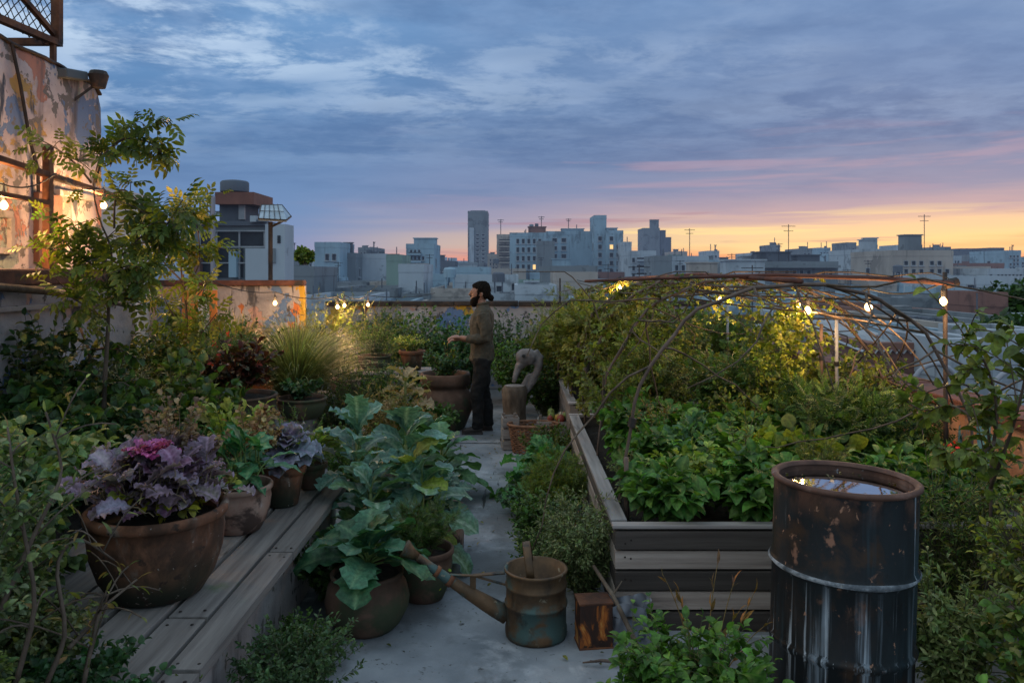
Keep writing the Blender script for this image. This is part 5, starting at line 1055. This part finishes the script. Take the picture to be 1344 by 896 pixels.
for lab,c,n,H,sp2,k,L,T,cl,bn in BIG:
    cl=[tuple(v*1.3 for v in q) for q in cl]
    t_=thing('climbing_plant' if 'vine' in lab or 'climb' in lab else 'shrub',lab,'climber' if 'vine' in lab or 'climb' in lab else 'shrub',c); herb(t_,c,n,H,sp2,k,L*1.25 if (T is T_PINN or T is T_ROSE) else L,T,cl,branch=bn,t0=.12,r=.004)
# vines creeping on the hoops
t_=thing('climbing_vine','thin leafy vine creeping up the hoops, yellow where the bulbs light it','vine',(1.2,7,.5)); lf=MB()
for h in hoops[1:]:
    leaves_on(lf,[tuple(p) for p in h[2:24]],170,.06,T_TRI,G_YEL+G_OLIVE,0,out=1.0)
for (px,py,Y,n) in ((1045,420,5.75,140),(1020,430,6.0,120),(860,400,9,90),(905,405,8.5,90),(790,420,8.3,140),(745,430,9,160),(955,400,6.9,60)):
    c=P(px,py,Y); p=np.array(c)+RNG.normal(0,.11,(n,3)); place(lf,T_TRI,p,RNG.normal(size=(n,3))+np.array([0,0,-.3]),RNG.normal(size=(n,3))+np.array([0,0,.8]),RNG.uniform(.05,.09,n),pal(G_YEL,n,.2))
lf.build('foliage',LEAF,t_,True)
m=MB()
for h in hoops[1:5]: m.tube([p+Vector((.02*math.sin(i*1.7),.02*math.cos(i*1.7),.0)) for i,p in enumerate(h[1:25])],.005,4)
m.build('stems',BARK,t_,True)
# poles in the beds
for (px,y0,y1,Y,lab,mt) in ((955,385,520,7.9,'straight pale metal stake in the far bed',CFRAME),(1098,420,540,5.6,'thin white stake among the bushes under the right bulbs',CFRAME),(822,600,690,4.45,'short dark stake in the bean bed corner',CANE),(1078,425,520,5.6,'dark leaning stake beside the gold-lit vine',CANE),(735,365,420,12.3,'dark iron post against the back parapet, right of the man',DARKIRON)):
    a=P(px,y0,Y); b=P(px,y1,Y); t_=thing('stake',lab,'stake',(b.x,b.y,b.z)); m=MB(); m.tube([b+Vector((.01,0,-.15)),(a+b)/2,a],.013,6); m.build('stake',mt,t_,True)
    m=MB(); m.tube([(a+b)/2,(a+b)/2+Vector((.0,0,.03))],.018,6); m.build('tie',WIRE,t_)
# right foreground ----------------------------------------------------------------
def vine_arc(root,arcs,T,cl,L,k,name='foliage'):
    lf=MB(); m=MB()
    for a in arcs:
        pts=np.array([P(*q) for q in a]); 
        t=np.linspace(0,1,len(pts)); tt=np.linspace(0,1,14); pts=np.stack([np.interp(tt,t,pts[:,i]) for i in range(3)],1); pts[1:-1]=(pts[:-2]+pts[1:-1]*2+pts[2:])/4
        m.tube([Vector(p) for p in pts],[.008*(1-.6*i/13) for i in range(14)],5); leaves_on(lf,pts,k,L,T,cl,.08,out=.9,taper=.2)
        for j in range(5):
            i=random.randint(3,12); p0=Vector(pts[i]); e=p0+Vector((random.gauss(0,.13),random.gauss(0,.13),random.gauss(.04,.12))); q=curve(p0,(p0+e)/2+Vector((0,0,.04)),e,5); m.tube([Vector(v) for v in q],.003,3); leaves_on(lf,q,int(k*.35),L,T,cl,.1,out=.9)
    lf.build(name,LEAF,root,True); m.build('stems',BARK,root,True)
t_=thing('climbing_vine','broad-leaved vine arching over the orange parapet at the right','vine',P(1300,620,3.6))
vine_arc(t_,[[(1300,690,3.5),(1302,600,3.55),(1290,520,3.6),(1262,500,3.6),(1215,515,3.7)],[(1302,600,3.55),(1310,540,3.5),(1300,490,3.5),(1282,455,3.5),(1240,450,3.6)],[(1300,640,3.5),(1330,560,3.3),(1345,500,3.2),(1350,450,3.2)],[(1296,560,3.55),(1250,530,3.8),(1210,540,4.0),(1180,520,4.1)],[(1305,580,3.5),(1285,600,3.4),(1262,590,3.4),(1240,600,3.4)]],T_OVAL2,[(.08,.12,.03),(.11,.15,.04),(.06,.09,.03)],.085,34)
R1=[('pale sage-like herb with upright shoots hard against the drum side',(1.83,3.3,0),50,.62,.22,34,.065,T_SAGE,G_SAGE+[(.09,.13,.07)],2),
 ('tall green weed clump right of the sage, nearest the right edge',(2.05,2.85,0),60,.85,.35,30,.07,T_OVAL2,G_MID+G_OLIVE,3),
 ('yellow-tinged leafy weeds at the right edge below the vine',(2.35,3.3,0),60,1.0,.35,30,.06,T_OVAL,G_YEL+G_OLIVE,3),
 ('twiggy olive shrub behind the drum toward the orange parapet',(2.2,4.0,0),60,1.0,.35,30,.05,T_LANCE,G_OLIVE+G_MID,3),
 ('lush low greenery in the bottom right corner',(1.62,2.45,0),50,.5,.35,28,.06,T_OVAL2,G_MID+G_FRESH,2)]
for lab,c,n,H,sp2,k,L,T,cl,bn in R1:
    cl=[tuple(v*1.5 for v in q) for q in cl]
    t_=thing('herb_bush',lab,'herb',c); herb(t_,c,n,H,sp2,k,L,T,cl,branch=bn,t0=.15,r=.004)
t_=thing('red_flower_plant','small plant with red blooms against the orange parapet','flower',(2.6,4.75,.0)); herb(t_,(2.6,4.75,0),14,.86,.15,16,.05,T_OVAL,G_DARK,branch=1,flower=([(.5,.02,.02),(.6,.04,.03)],.035))
# bottom centre plants
t_=thing('leafy_plant','bright green sprawling leafy plant in front of the raised bed at the bottom','plant',(.66,2.95,0)); herb(t_,(.68,2.95,0),110,.54,.34,22,.07,T_OVAL2,G_FRESH,branch=2,r=.003,upz=.7); 
rosette(t_,(.84,2.75,0),14,.16,T_BEAN,[(.05,.14,.05),(.07,.16,.05)],.2,1.2,.4,stalk=.4,name='broad_leaves')
t_=thing('dry_stalks','dead upright brown flower stalks behind the bright green plant','plant',(.83,3.4,0)); herb(t_,(.83,3.4,0),8,.6,.3,5,.09,T_LANCE,[(.25,.12,.05),(.3,.16,.07),(.12,.08,.04),(.1,.07,.07)],branch=0,mat=DRYM,stemcol=(2.6,1.6,1.2),out=.3,t0=.4)
# left foreground
t_=thing('herb_bush','fine-leaved dark green shrub on the ground at the foot of the bench front','herb',(-.9,3.25,0)); herb(t_,(-.9,3.25,0),70,.42,.3,34,.034,T_OVAL,[(.035,.075,.05),(.05,.095,.06),(.06,.11,.07)],branch=3,r=.0025)
t_=thing('herb_bush','small dark ivy patch growing over the bench boards, bottom left','ivy',(-1.5,2.55,.46)); herb(t_,(-1.42,2.5,.46),70,.18,.34,20,.04,T_BEAN,[(.02,.06,.03),(.03,.075,.045)],branch=2,r=.002,sagk=.1)
t_=thing('herb_bush','young yellowish seedlings growing from the bench face joint','seedling',(-1.12,2.7,.3)); herb(t_,(-1.13,2.7,.3),10,.16,.1,6,.03,T_ROUND,G_YEL,branch=0,r=.0015)
L1=[('coarse dark weeds hiding the bench boards left of the biggest bowl',(-2.0,3.0,.46),80,.42,.34,22,.08,T_BEAN,[(.03,.055,.03),(.045,.075,.035)],2),
 ('tufty grey-green weeds on the boards in front of the biggest bowl',(-1.72,2.75,.46),70,.24,.28,22,.045,T_OVAL2,[(.05,.07,.04),(.07,.09,.05)],2),
 ('unkempt weeds with broad pale leaves beside the big bowl, at the left edge',(-1.98,2.75,.46),90,.62,.36,24,.07,T_BEAN,[(.06,.1,.05),(.09,.12,.06),(.04,.07,.035)],2),
 ('yellow-green creeping weeds on the bench boards in the bottom left corner',(-1.62,2.15,.46),90,.34,.3,22,.05,T_OVAL2,[(.06,.09,.04),(.1,.13,.05),(.04,.07,.04)],2),
 ('tangled grey-green weed mass filling the left edge, nearest the camera',(-1.72,2.25,.45),130,.95,.42,32,.055,T_OVAL2,[(.05,.085,.05),(.07,.1,.06),(.1,.13,.1),(.035,.06,.035)],3),
 ('blue-green brassica clump left of the biggest pot',(-2.2,3.3,.45),44,.6,.35,20,.1,T_CHARD,G_BLUE+G_DARK,2),
 ('pale green potato-like foliage at the left edge below the painted wall',(-2.35,3.7,.42),80,.74,.5,24,.1,T_BEAN,[(.08,.13,.07),(.12,.17,.1),(.05,.1,.05)],2),
 ('dark leafy perennials under the vine tree',(-2.6,4.7,.42),80,.85,.5,26,.11,T_BEAN,G_DARK+[(.03,.07,.04)],2),
 ('grey-blue lavender-like shrub before the painted low wall',(-2.75,5.6,.42),70,.85,.42,30,.06,T_LANCE,[(.1,.12,.12),(.07,.09,.08)],2),
 ('broad dark green leaves between the vine tree and the mossy barrel',(-2.3,5.55,.0),60,1.2,.5,20,.12,T_BEAN,G_DARK+G_MID,2)]
for lab,c,n,H,sp2,k,L,T,cl,bn in L1:
    cl=[tuple(v*1.35 for v in q) for q in cl]
    t_=thing('plant_clump',lab,'plant',c); herb(t_,c,n,H,sp2,k,L,T,cl,branch=bn,t0=.12,r=.004)
t_=thing('dry_weed','bare forked weed stems with a few yellowing leaves leaning over the big bowl','weed',(-1.6,2.5,.46))
vine_arc(t_,[[(60,900,2.3),(90,830,2.35),(70,740,2.4),(100,700,2.5),(150,735,2.6)],[(20,900,2.2),(50,790,2.2),(20,640,2.25),(10,560,2.3)],[(110,896,2.4),(130,800,2.5),(180,760,2.6)],[(0,800,2.2),(45,700,2.3),(85,620,2.4),(60,540,2.4)],[(90,850,2.4),(120,820,2.5),(140,775,2.5)]],T_LANCE,[(.14,.16,.05),(.1,.13,.06),(.16,.12,.06)],.06,9)
# vine tree
def tree_arcs(root,arcs,T,cl,L,k,r0=.018):
    lf=MB(); m=MB()
    for a,kk,bare in arcs:
        pts=np.array([P(*q) for q in a]); t=np.linspace(0,1,len(pts)); tt=np.linspace(0,1,12); pts=np.stack([np.interp(tt,t,pts[:,i]) for i in range(3)],1); pts[1:-1]=(pts[:-2]+pts[1:-1]*2+pts[2:])/4
        r=r0 if bare else r0*.42; m.tube([Vector(p) for p in pts],[r*(1-.55*i/11) for i in range(12)],6)
        if kk: leaves_on(lf,pts,kk,L,T,cl,.2,out=.85,taper=.15,droopd=.3)
        if not bare:
            for j in range(4):
                i=random.randint(4,11); p0=Vector(pts[i]); e=p0+Vector((random.gauss(0,.11),random.gauss(0,.11),random.gauss(-.02,.09))); q=curve(p0,(p0+e)/2+Vector((0,0,.03)),e,5); m.tube([Vector(v) for v in q],.003,3); leaves_on(lf,q,max(3,int(kk*.4)),L,T,cl,.1,out=.85,droopd=.3)
    lf.build('crown',LEAF,root,True); m.build('trunk',BARK,root,True)
tr=thing('vine_tree','slender tree with feathery compound leaves rising before the mural corner','tree',P(137,580,4.9))
tree_arcs(tr,[([(137,600,4.9),(136,520,4.9),(141,450,4.9),(143,400,4.9),(140,360,4.9)],0,True),
 ([(143,400,4.9),(168,365,4.9),(200,325,4.85),(222,290,4.8),(240,262,4.8)],22,False),([(140,370,4.9),(120,345,4.9),(95,330,4.9),(80,310,4.9)],20,False),
 ([(141,380,4.9),(150,330,4.95),(130,290,5),(120,240,5),(134,200,5)],7,False),([(125,240,5),(134,205,5),(150,190,5),(180,172,5),(225,158,5)],20,False),([(134,205,5),(160,180,5),(195,185,5),(212,200,5)],16,False),
 ([(150,300,4.9),(150,260,4.9),(160,245,4.9),(180,262,4.9),(205,290,4.9)],20,False),([(155,340,4.9),(185,310,4.9),(205,300,4.9),(215,320,4.9)],16,False),
 ([(143,400,4.9),(165,390,4.8),(190,400,4.8)],14,False),([(141,420,4.9),(110,400,4.9),(85,385,4.9)],14,False),([(120,240,5),(100,215,5),(75,195,5),(50,182,5)],9,False),([(145,395,4.9),(140,340,4.7),(170,350,4.7),(190,350,4.7)],18,False),
 ([(140,380,4.9),(150,350,4.9),(110,320,4.9),(105,310,4.9)],16,False)],T_ASH,[(.07,.105,.03),(.05,.085,.025),(.1,.13,.035)],.15,26)
tr=thing('vine_tree','lighter yellow-green sapling just right of the slender tree, lit by a bulb','tree',P(240,560,6.4))
tree_arcs(tr,[([(238,560,6.4),(240,480,6.4),(246,420,6.4),(240,360,6.4)],4,True),([(240,380,6.4),(236,330,6.4),(240,290,6.4),(250,258,6.4)],24,False),([(240,380,6.4),(262,350,6.4),(262,320,6.4),(258,290,6.4)],20,False),([(240,370,6.4),(215,345,6.4),(205,325,6.4)],18,False),([(243,400,6.4),(262,385,6.4),(272,370,6.4)],12,False),([(242,430,6.4),(225,410,6.4),(215,390,6.4)],14,False),([(243,470,6.4),(262,440,6.4),(285,410,6.4)],10,False)],T_ASH,[(.12,.15,.035),(.09,.13,.03),(.15,.17,.05)],.16,24)
tr=thing('sapling','low dark sapling with horizontal branches left of the slender tree','sapling',P(110,560,5.1))
tree_arcs(tr,[([(125,600,5.1),(122,520,5.1),(118,460,5.1),(105,430,5.1)],3,True),([(120,500,5.1),(95,485,5.1),(60,480,5.1),(35,495,5.1)],16,False),([(118,460,5.1),(150,455,5.1),(180,470,5.0)],18,False),([(115,450,5.1),(90,440,5.1),(60,450,5.1)],16,False),([(122,510,5.0),(160,500,4.9),(190,520,4.9)],18,False),([(120,530,5.0),(90,530,4.9),(70,545,4.9)],16,False)],T_OVAL2,G_DARK+G_MID,.1,20)

for lab,c,n,H,sp2,k,L,T,cl,bn in [('waist-high mixed green bush left of the ornamental grass clump',(-2.9,8.2,.42),60,.95,.5,28,.07,T_OVAL,G_MID+G_DARK,2),
 ('dense mid-green bush along the path side of the stone ledge',(-1.8,8.2,0),60,.9,.4,28,.06,T_LANCE,G_MID+G_OLIVE,2),
 ('low leafy bush between the jar and the dark leafy plant',(-.95,8.4,0),50,.5,.4,24,.08,T_OVAL2,G_MID+[(.04,.1,.04)],2),
 ('dark bush right of the driftwood by the far bed',(.42,9.6,0),60,.95,.4,26,.07,T_OVAL2,G_DARK+G_MID,2),
 ('fresh green bush between the man and the driftwood',(.08,10.2,0),60,1.0,.4,26,.08,T_OVAL2,G_FRESH+G_MID,2),
 ('bushy shrub crowding the back parapet left of the man',(-1.9,11.9,0),60,1.35,.6,26,.08,T_OVAL2,G_MID+G_BLUE,2),
 ('tall shrub at the middle of the back parapet, right of the iron post',(1.2,11.8,0),60,1.35,.6,26,.08,T_OVAL,G_DARK+G_OLIVE,2),
 ('low green fringe growing along the left bed boards',(.36,7.3,0),60,.45,.3,20,.06,T_OVAL,G_MID+G_OLIVE,2)]:
    t_=thing('shrub',lab,'shrub',c); herb(t_,c,n,H,sp2,k,L,T,cl,branch=bn,t0=.2)
lf=MB(); N=420; px_=RNG.uniform(-1.1,.55,N); py_=RNG.uniform(2.4,10,N); edge=np.abs(RNG.normal(0,1,N)); px_=np.where(edge>.8,px_,np.where(RNG.random(N)<.5,-1.0+np.abs(RNG.normal(0,.12,N)),.5-np.abs(RNG.normal(0,.12,N))))
place(lf,T_OVAL,np.stack([px_,py_,np.full(N,.02)],1),np.stack([RNG.normal(size=N),RNG.normal(size=N),RNG.normal(0,.15,N)],1),np.tile([0,0,1.],(N,1))+RNG.normal(0,.25,(N,3)),RNG.uniform(.012,.045,N),pal(G_DRY+G_OLIVE,N,.3))
tag(lf.build('fallen_leaves',DRYM),'dry leaf litter scattered over the path','leaf litter',kind='stuff')

for lab,c,n,H,sp2,k,L,T,cl,bn in [('pale-leaved spinach-like clump standing above the beans at the front board',(1.05,4.6,.45),20,.42,.25,12,.1,T_CHARD,[(.1,.17,.05),(.14,.2,.07)],1),
 ('yellowing squash plant sprawling over the beans near the drum',(1.75,4.9,.45),22,.4,.35,8,.17,T_ROUND,[(.09,.14,.03),(.14,.17,.04),(.06,.11,.03)],1),
 ('blue-green chard clump between the bean rows',(1.3,5.35,.45),24,.42,.25,10,.13,T_CHARD,G_BLUE,1),
 ('tall leggy tomato plant over the back of the bean bed',(1.1,6.7,.45),30,.95,.35,22,.1,T_ASH,G_OLIVE+G_YEL,2),
 ('loose feathery dill plant rising at the left back corner of the bean bed',(.8,6.3,.45),30,.7,.25,24,.07,T_FERN,G_YEL+G_OLIVE,2),
 ('yellow-green climbing plant against the near right hoop leg',(2.45,5.8,.3),34,1.15,.35,26,.09,T_TRI,G_YEL+G_OLIVE,2),
 ('mixed shrub behind the drum rim, brushing the orange parapet',(2.6,4.5,.0),44,.95,.3,28,.06,T_OVAL,G_YEL+G_MID,3)]:
    cl=[tuple(v*1.25 for v in q) for q in cl]
    t_=thing('plant',lab,'plant',c); herb(t_,c,n,H,sp2,k,L,T,cl,branch=bn,t0=.2,r=.003)
t_=thing('climbing_vine','dense olive climber covering the left shoulder of the far hoops','vine',(.7,8.5,.5)); lf=MB(); m=MB()
for h in hoops[2:]:
    for rep in range(3):
        q=[(p.x+random.gauss(0,.05),p.y+random.gauss(0,.12),p.z-abs(random.gauss(0,.06))) for p in h[1:20]]
        m.tube([Vector(v) for v in q],.004,4); leaves_on(lf,q,170,.085,T_TRI,[(.12,.14,.045),(.15,.16,.05),(.09,.11,.035)],0,out=1.0,droopd=.3)
lf.build('foliage',LEAF,t_,True); m.build('stems',BARK,t_,True)

for lab,c,n,H,sp2,k,L,T,cl,bn in [('leggy bolting lettuce with small pale leaves above the beans, mid bed',(1.35,4.75,.45),9,.72,.16,14,.06,T_LANCE,G_YEL+G_SAGE,1),
 ('ragged herb with seed tops between the bean rows near the left board',(.95,5.5,.45),16,.6,.2,16,.045,T_OVAL,G_OLIVE+G_DRY,2),
 ('feathery fennel rising behind the drum rim',(1.75,4.55,.45),16,.62,.2,22,.07,T_FERN,G_YEL+G_OLIVE,2),
 ('trailing herb spilling over the path edge beside the watering can',(.22,4.75,0),60,.34,.26,24,.04,T_OVAL,G_MID+G_SAGE,2),
 ('small weeds rooted where the bench wall meets the path',(-1.0,3.75,0),40,.22,.2,18,.04,T_OVAL2,G_MID,1),
 ('fresh seedlings and weeds between the ground pots',(-.98,4.45,0),50,.4,.25,18,.06,T_OVAL2,G_MID+G_DARK,1)]:
    cl=[tuple(v*1.2 for v in q) for q in cl]
    t_=thing('plant',lab,'plant',c); herb(t_,c,n,H,sp2,k,L,T,cl,branch=bn,t0=.15,r=.003)

for lab,c,n,H,sp2,k,L,T,cl,bn in [('tall mixed shrub hiding the foot of the low painted wall',(-2.85,6.15,.4),70,1.05,.45,28,.08,T_OVAL2,G_MID+G_OLIVE,3),
 ('bushy plant leaning on the painted wall at the far left edge',(-2.85,4.9,.42),60,1.15,.4,26,.09,T_OVAL2,G_DARK+G_OLIVE,2),
 ('tall loose bush before the narrow upright boards',(-3.35,8.7,0),70,1.5,.55,28,.08,T_LANCE,G_MID+G_OLIVE,3),
 ('wispy olive bush hiding the end of the rear-left parapet',(-2.55,9.3,0),50,1.4,.4,28,.06,T_LANCE,G_OLIVE+G_SAGE,3),
 ('feathery bush between the sapling and the burgundy chard',(-2.75,7.55,.4),50,1.0,.35,26,.08,T_FERN,G_OLIVE+G_MID,3)]:
    t_=thing('shrub',lab,'shrub',c); herb(t_,c,n,H,sp2,k,L,T,cl,branch=bn,t0=.2)
# ================================================================== the man
pc=Vector((-.345,9.08,0))
man=thing('person','bearded man with tied-back dark hair in olive jacket and black trousers, standing in profile','person',pc)
SKIN=surf('skin',[(.3,(.25,.125,.085)),(.7,(.34,.175,.12))],(20,20,20),rough=.5,bump=.1); HAIR=surf('dark_hair',[(.3,(.005,.004,.0035)),(.7,(.016,.011,.008))],(60,60,20),rough=.85,spec=.1,bump=.5,bdist=.004)
JACK=surf('olive_jacket',[(.3,(.05,.043,.03)),(.7,(.085,.072,.05))],(30,30,30),rough=.9,bump=.3,bsc=(14,14,9),bdist=.015); TROU=surf('black_trousers',[(.3,(.006,.006,.006)),(.7,(.013,.012,.012))],(20,20,20),rough=.9,bump=.3,bsc=(14,14,6),bdist=.015)
BOOT=surf('dark_boot',[(.3,(.02,.014,.012)),(.7,(.04,.028,.024))],(20,20,20),rough=.6,bump=.1)
def W(x,y,z): return pc+Vector((x,y,z))   # forward is -x
def ell(mb,rings,n=20):   # rings: (cx,cy,z,rx,ry)
    V=[]; k=len(rings)
    for (cx,cy,z,rx,ry) in rings:
        for j in range(n): a=2*PI*j/n; V.append(W(cx+rx*math.cos(a),cy+ry*math.sin(a),z))
    Fc=[(i*n+j,i*n+(j+1)%n,(i+1)*n+(j+1)%n,(i+1)*n+j) for i in range(k-1) for j in range(n)]+[tuple(range(n-1,-1,-1)),tuple((k-1)*n+j for j in range(n))]
    mb.add(V,Fc)
def fuse(mb,name,mat,vox=.008,smooth=4):
    o=mb.build(name,mat,man,True); r=o.modifiers.new('r','REMESH'); r.mode='VOXEL'; r.voxel_size=vox; r.use_smooth_shade=True
    s=o.modifiers.new('s','SMOOTH'); s.factor=.5; s.iterations=smooth
    dg=bpy.context.evaluated_depsgraph_get(); me=bpy.data.meshes.new_from_object(o.evaluated_get(dg)); o.modifiers.clear(); o.data=me; o.data.name=name
    if not me.materials: me.materials.append(mat)
    for p in me.polygons: p.use_smooth=True
    return o
def limb(mb,pts,r,n=14): mb.tube([W(*p) for p in pts],r,n)
arms={1:[(.02,.185,1.36),(.045,.235,1.1),(-.19,.14,1.05),(-.24,.12,1.055)],-1:[(.02,-.185,1.36),(.05,-.235,1.09),(-.17,-.17,1.09),(-.23,-.14,1.1)]}
b=MB()
for s in (1,-1): limb(b,[(.0,s*.085,.9),(.0,s*.095,.68),(-.02+.03*s,s*.1,.47),(.01+.045*s,s*.1,.25),(.012+.055*s,s*.1,.09)],[.07,.06,.042,.038,.03]); limb(b,[(.05+.055*s,s*.1,.04),(-.02+.055*s,s*.1,.04),(-.1+.055*s,s*.11,.035)],[.03,.03,.02])
ell(b,[(0,0,.85,.1,.15),(0,0,.95,.1,.14),(0,0,1.1,.1,.13),(.0,0,1.25,.11,.155),(.01,0,1.36,.1,.16),(.015,0,1.42,.07,.09),(.0,0,1.47,.055,.058),(-.012,0,1.53,.053,.055)])
# head in profile, face toward -x, slightly bowed
ell(b,[(-.03,0,1.485,.035,.035),(-.042,0,1.5,.068,.048),(-.034,0,1.525,.085,.06),(-.026,0,1.555,.092,.068),(-.024,0,1.585,.096,.073),(-.02,0,1.615,.1,.075),(-.016,0,1.645,.095,.071),(-.012,0,1.67,.077,.058),(-.01,0,1.688,.045,.036)],24)
b.tube([W(-.118,0,1.61),W(-.132,0,1.592),W(-.142,0,1.578),W(-.125,0,1.568)],[.011,.013,.015,.01],8)   # nose
b.tube([W(-.112,-.03,1.618),W(-.12,0,1.62),W(-.112,.03,1.618)],.011,8)   # brow
b.tube([W(-.112,-.018,1.546),W(-.122,0,1.547),W(-.112,.018,1.546)],.009,8); b.tube([W(-.11,-.016,1.534),W(-.12,0,1.533),W(-.11,.016,1.534)],.009,8)
for s in (1,-1): b.tube([W(-.005,s*.074,1.60),W(.008,s*.082,1.59),W(.008,s*.082,1.57),W(-.004,s*.075,1.555)],[.01,.013,.011,.007],8)
for s,a in arms.items():
    limb(b,a,[.052,.042,.03,.027]); wx,wy,wz=a[3]; 
    b.tube([W(wx,wy,wz),W(wx-.04,wy-s*.01,wz),W(wx-.085,wy-s*.02,wz-.005)],[.027,.036,.034],12,flat=.5)
    for f in range(4):
        ln=(.07,.08,.075,.058)[f]; q=(f-1.5)*.021; x0,y0,z0=wx-.07,wy-s*.018+q*.7,wz+ (q*.3)
        b.tube([W(x0,y0,z0),W(x0-ln*.5,y0,z0+.002),W(x0-ln*.85,y0-s*.004,z0-.016),W(x0-ln,y0-s*.006,z0-.036)],[.0105,.0098,.009,.0075],8)
    b.tube([W(wx-.02,wy-s*.03,wz+.01),W(wx-.05,wy-s*.052,wz+.018),W(wx-.085,wy-s*.052,wz+.012)],[.013,.0115,.009],8)
fuse(b,'body',SKIN,.0065,3)
j=MB()
ell(j,[(.005,0,.83,.135,.185),(.005,0,.9,.135,.18),(.0,0,1.0,.128,.168),(-.002,0,1.12,.128,.172),(.0,0,1.24,.135,.19),(.012,0,1.34,.125,.2),(.02,0,1.4,.095,.17),(.018,0,1.44,.07,.09),(.012,0,1.475,.066,.07)])
for s,a in arms.items(): limb(j,[a[0],(a[0][0]*.5+a[1][0]*.5+.015,s*.222,1.23),a[1],((a[1][0]+a[2][0])/2,(a[1][1]+a[2][1])/2,(a[1][2]+a[2][2])/2+.0),(a[2][0]+.01,a[2][1],a[2][2])],[.078,.07,.062,.052,.042])
jk=fuse(j,'jacket',JACK,.009,5)
FOLD=bpy.data.textures.new('folds','CLOUDS'); FOLD.noise_scale=.09
def folds(o,k):
    q=o.modifiers.new('folds','DISPLACE'); q.texture=FOLD; q.strength=k; q.mid_level=.45
folds(jk,.035)
c=MB(); c.tube([W(.045*math.cos(a)+.012+.02*math.cos(a),.068*math.sin(a),1.475+.012*math.cos(a)) for a in np.linspace(0,2*PI,25)],.014,6,cap=False); c.build('collar',JACK,jk,True)
t_=MB()
ell(t_,[(.002,0,.8,.118,.165),(.002,0,.86,.118,.165),(.0,0,.93,.11,.155)])
for s in (1,-1): limb(t_,[(.005,s*.082,.86),(.0,s*.095,.68),(-.02+.03*s,s*.1,.47),(.01+.045*s,s*.1,.25),(.012+.055*s,s*.1,.075)],[.106,.094,.074,.066,.06])
folds(fuse(t_,'trousers',TROU,.009,5),.04)
for s in (1,-1):
    m=MB(); q=.055*s; m.tube([W(.065+q,s*.1,.055),W(.02+q,s*.1,.06),W(-.06+q,s*.105,.048),W(-.13+q,s*.11,.036),W(-.165+q,s*.112,.03)],[.04,.05,.044,.036,.022],12); m.box(W(-.045+q,s*.106,.012),(.235,.085,.022)); fuse(m,'boot',BOOT,.007,3)
h=MB()
ell(h,[(.036,0,1.53,.042,.05),(.03,0,1.56,.062,.068),(.02,0,1.6,.078,.08),(.012,0,1.625,.09,.082),(.0,0,1.645,.098,.08),(-.004,0,1.668,.1,.077),(-.006,0,1.692,.088,.062),(.0,0,1.712,.066,.045),(.004,0,1.727,.035,.025)],24)
for s in (1,-1): h.tube([W(-.02,s*.072,1.65),W(-.034,s*.074,1.61),W(-.038,s*.072,1.575),W(-.044,s*.068,1.55)],[.02,.014,.012,.014],8)
h.tube([W(-.06,0,1.68),W(-.088,0,1.678),W(-.1,0,1.665)],[.03,.026,.012],10)
h.tube([W(.055,0,1.57),W(.09,0,1.55),W(.11,0,1.53),W(.108,0,1.505)],[.03,.034,.033,.018],10)
hr=fuse(h,'hair',HAIR,.007,2)
for v in hr.data.vertices:
    q=v.co; v.co+=v.normal*.006*(math.sin(q.x*170+q.z*60)*math.sin(q.y*150+q.z*90)+.4)
bd=MB(); ell(bd,[(-.09,0,1.435,.02,.02),(-.088,0,1.455,.038,.036),(-.08,0,1.485,.055,.052),(-.068,0,1.515,.063,.064),(-.045,0,1.545,.068,.071),(-.03,0,1.562,.06,.0735)],20)
bd.tube([W(-.118,-.024,1.553),W(-.128,0,1.558),W(-.118,.024,1.553)],.009,8)
fuse(bd,'beard',HAIR,.007,1)
for s in (1,-1): m=MB(); m.lathe([(0,-.009),(.007,-.006),(.009,0),(.007,.006),(0,.009)],W(-.108,s*.03,1.6),10); m.build('eye',plain('eye%d'%s,(.02,.015,.012),.2),man,True)
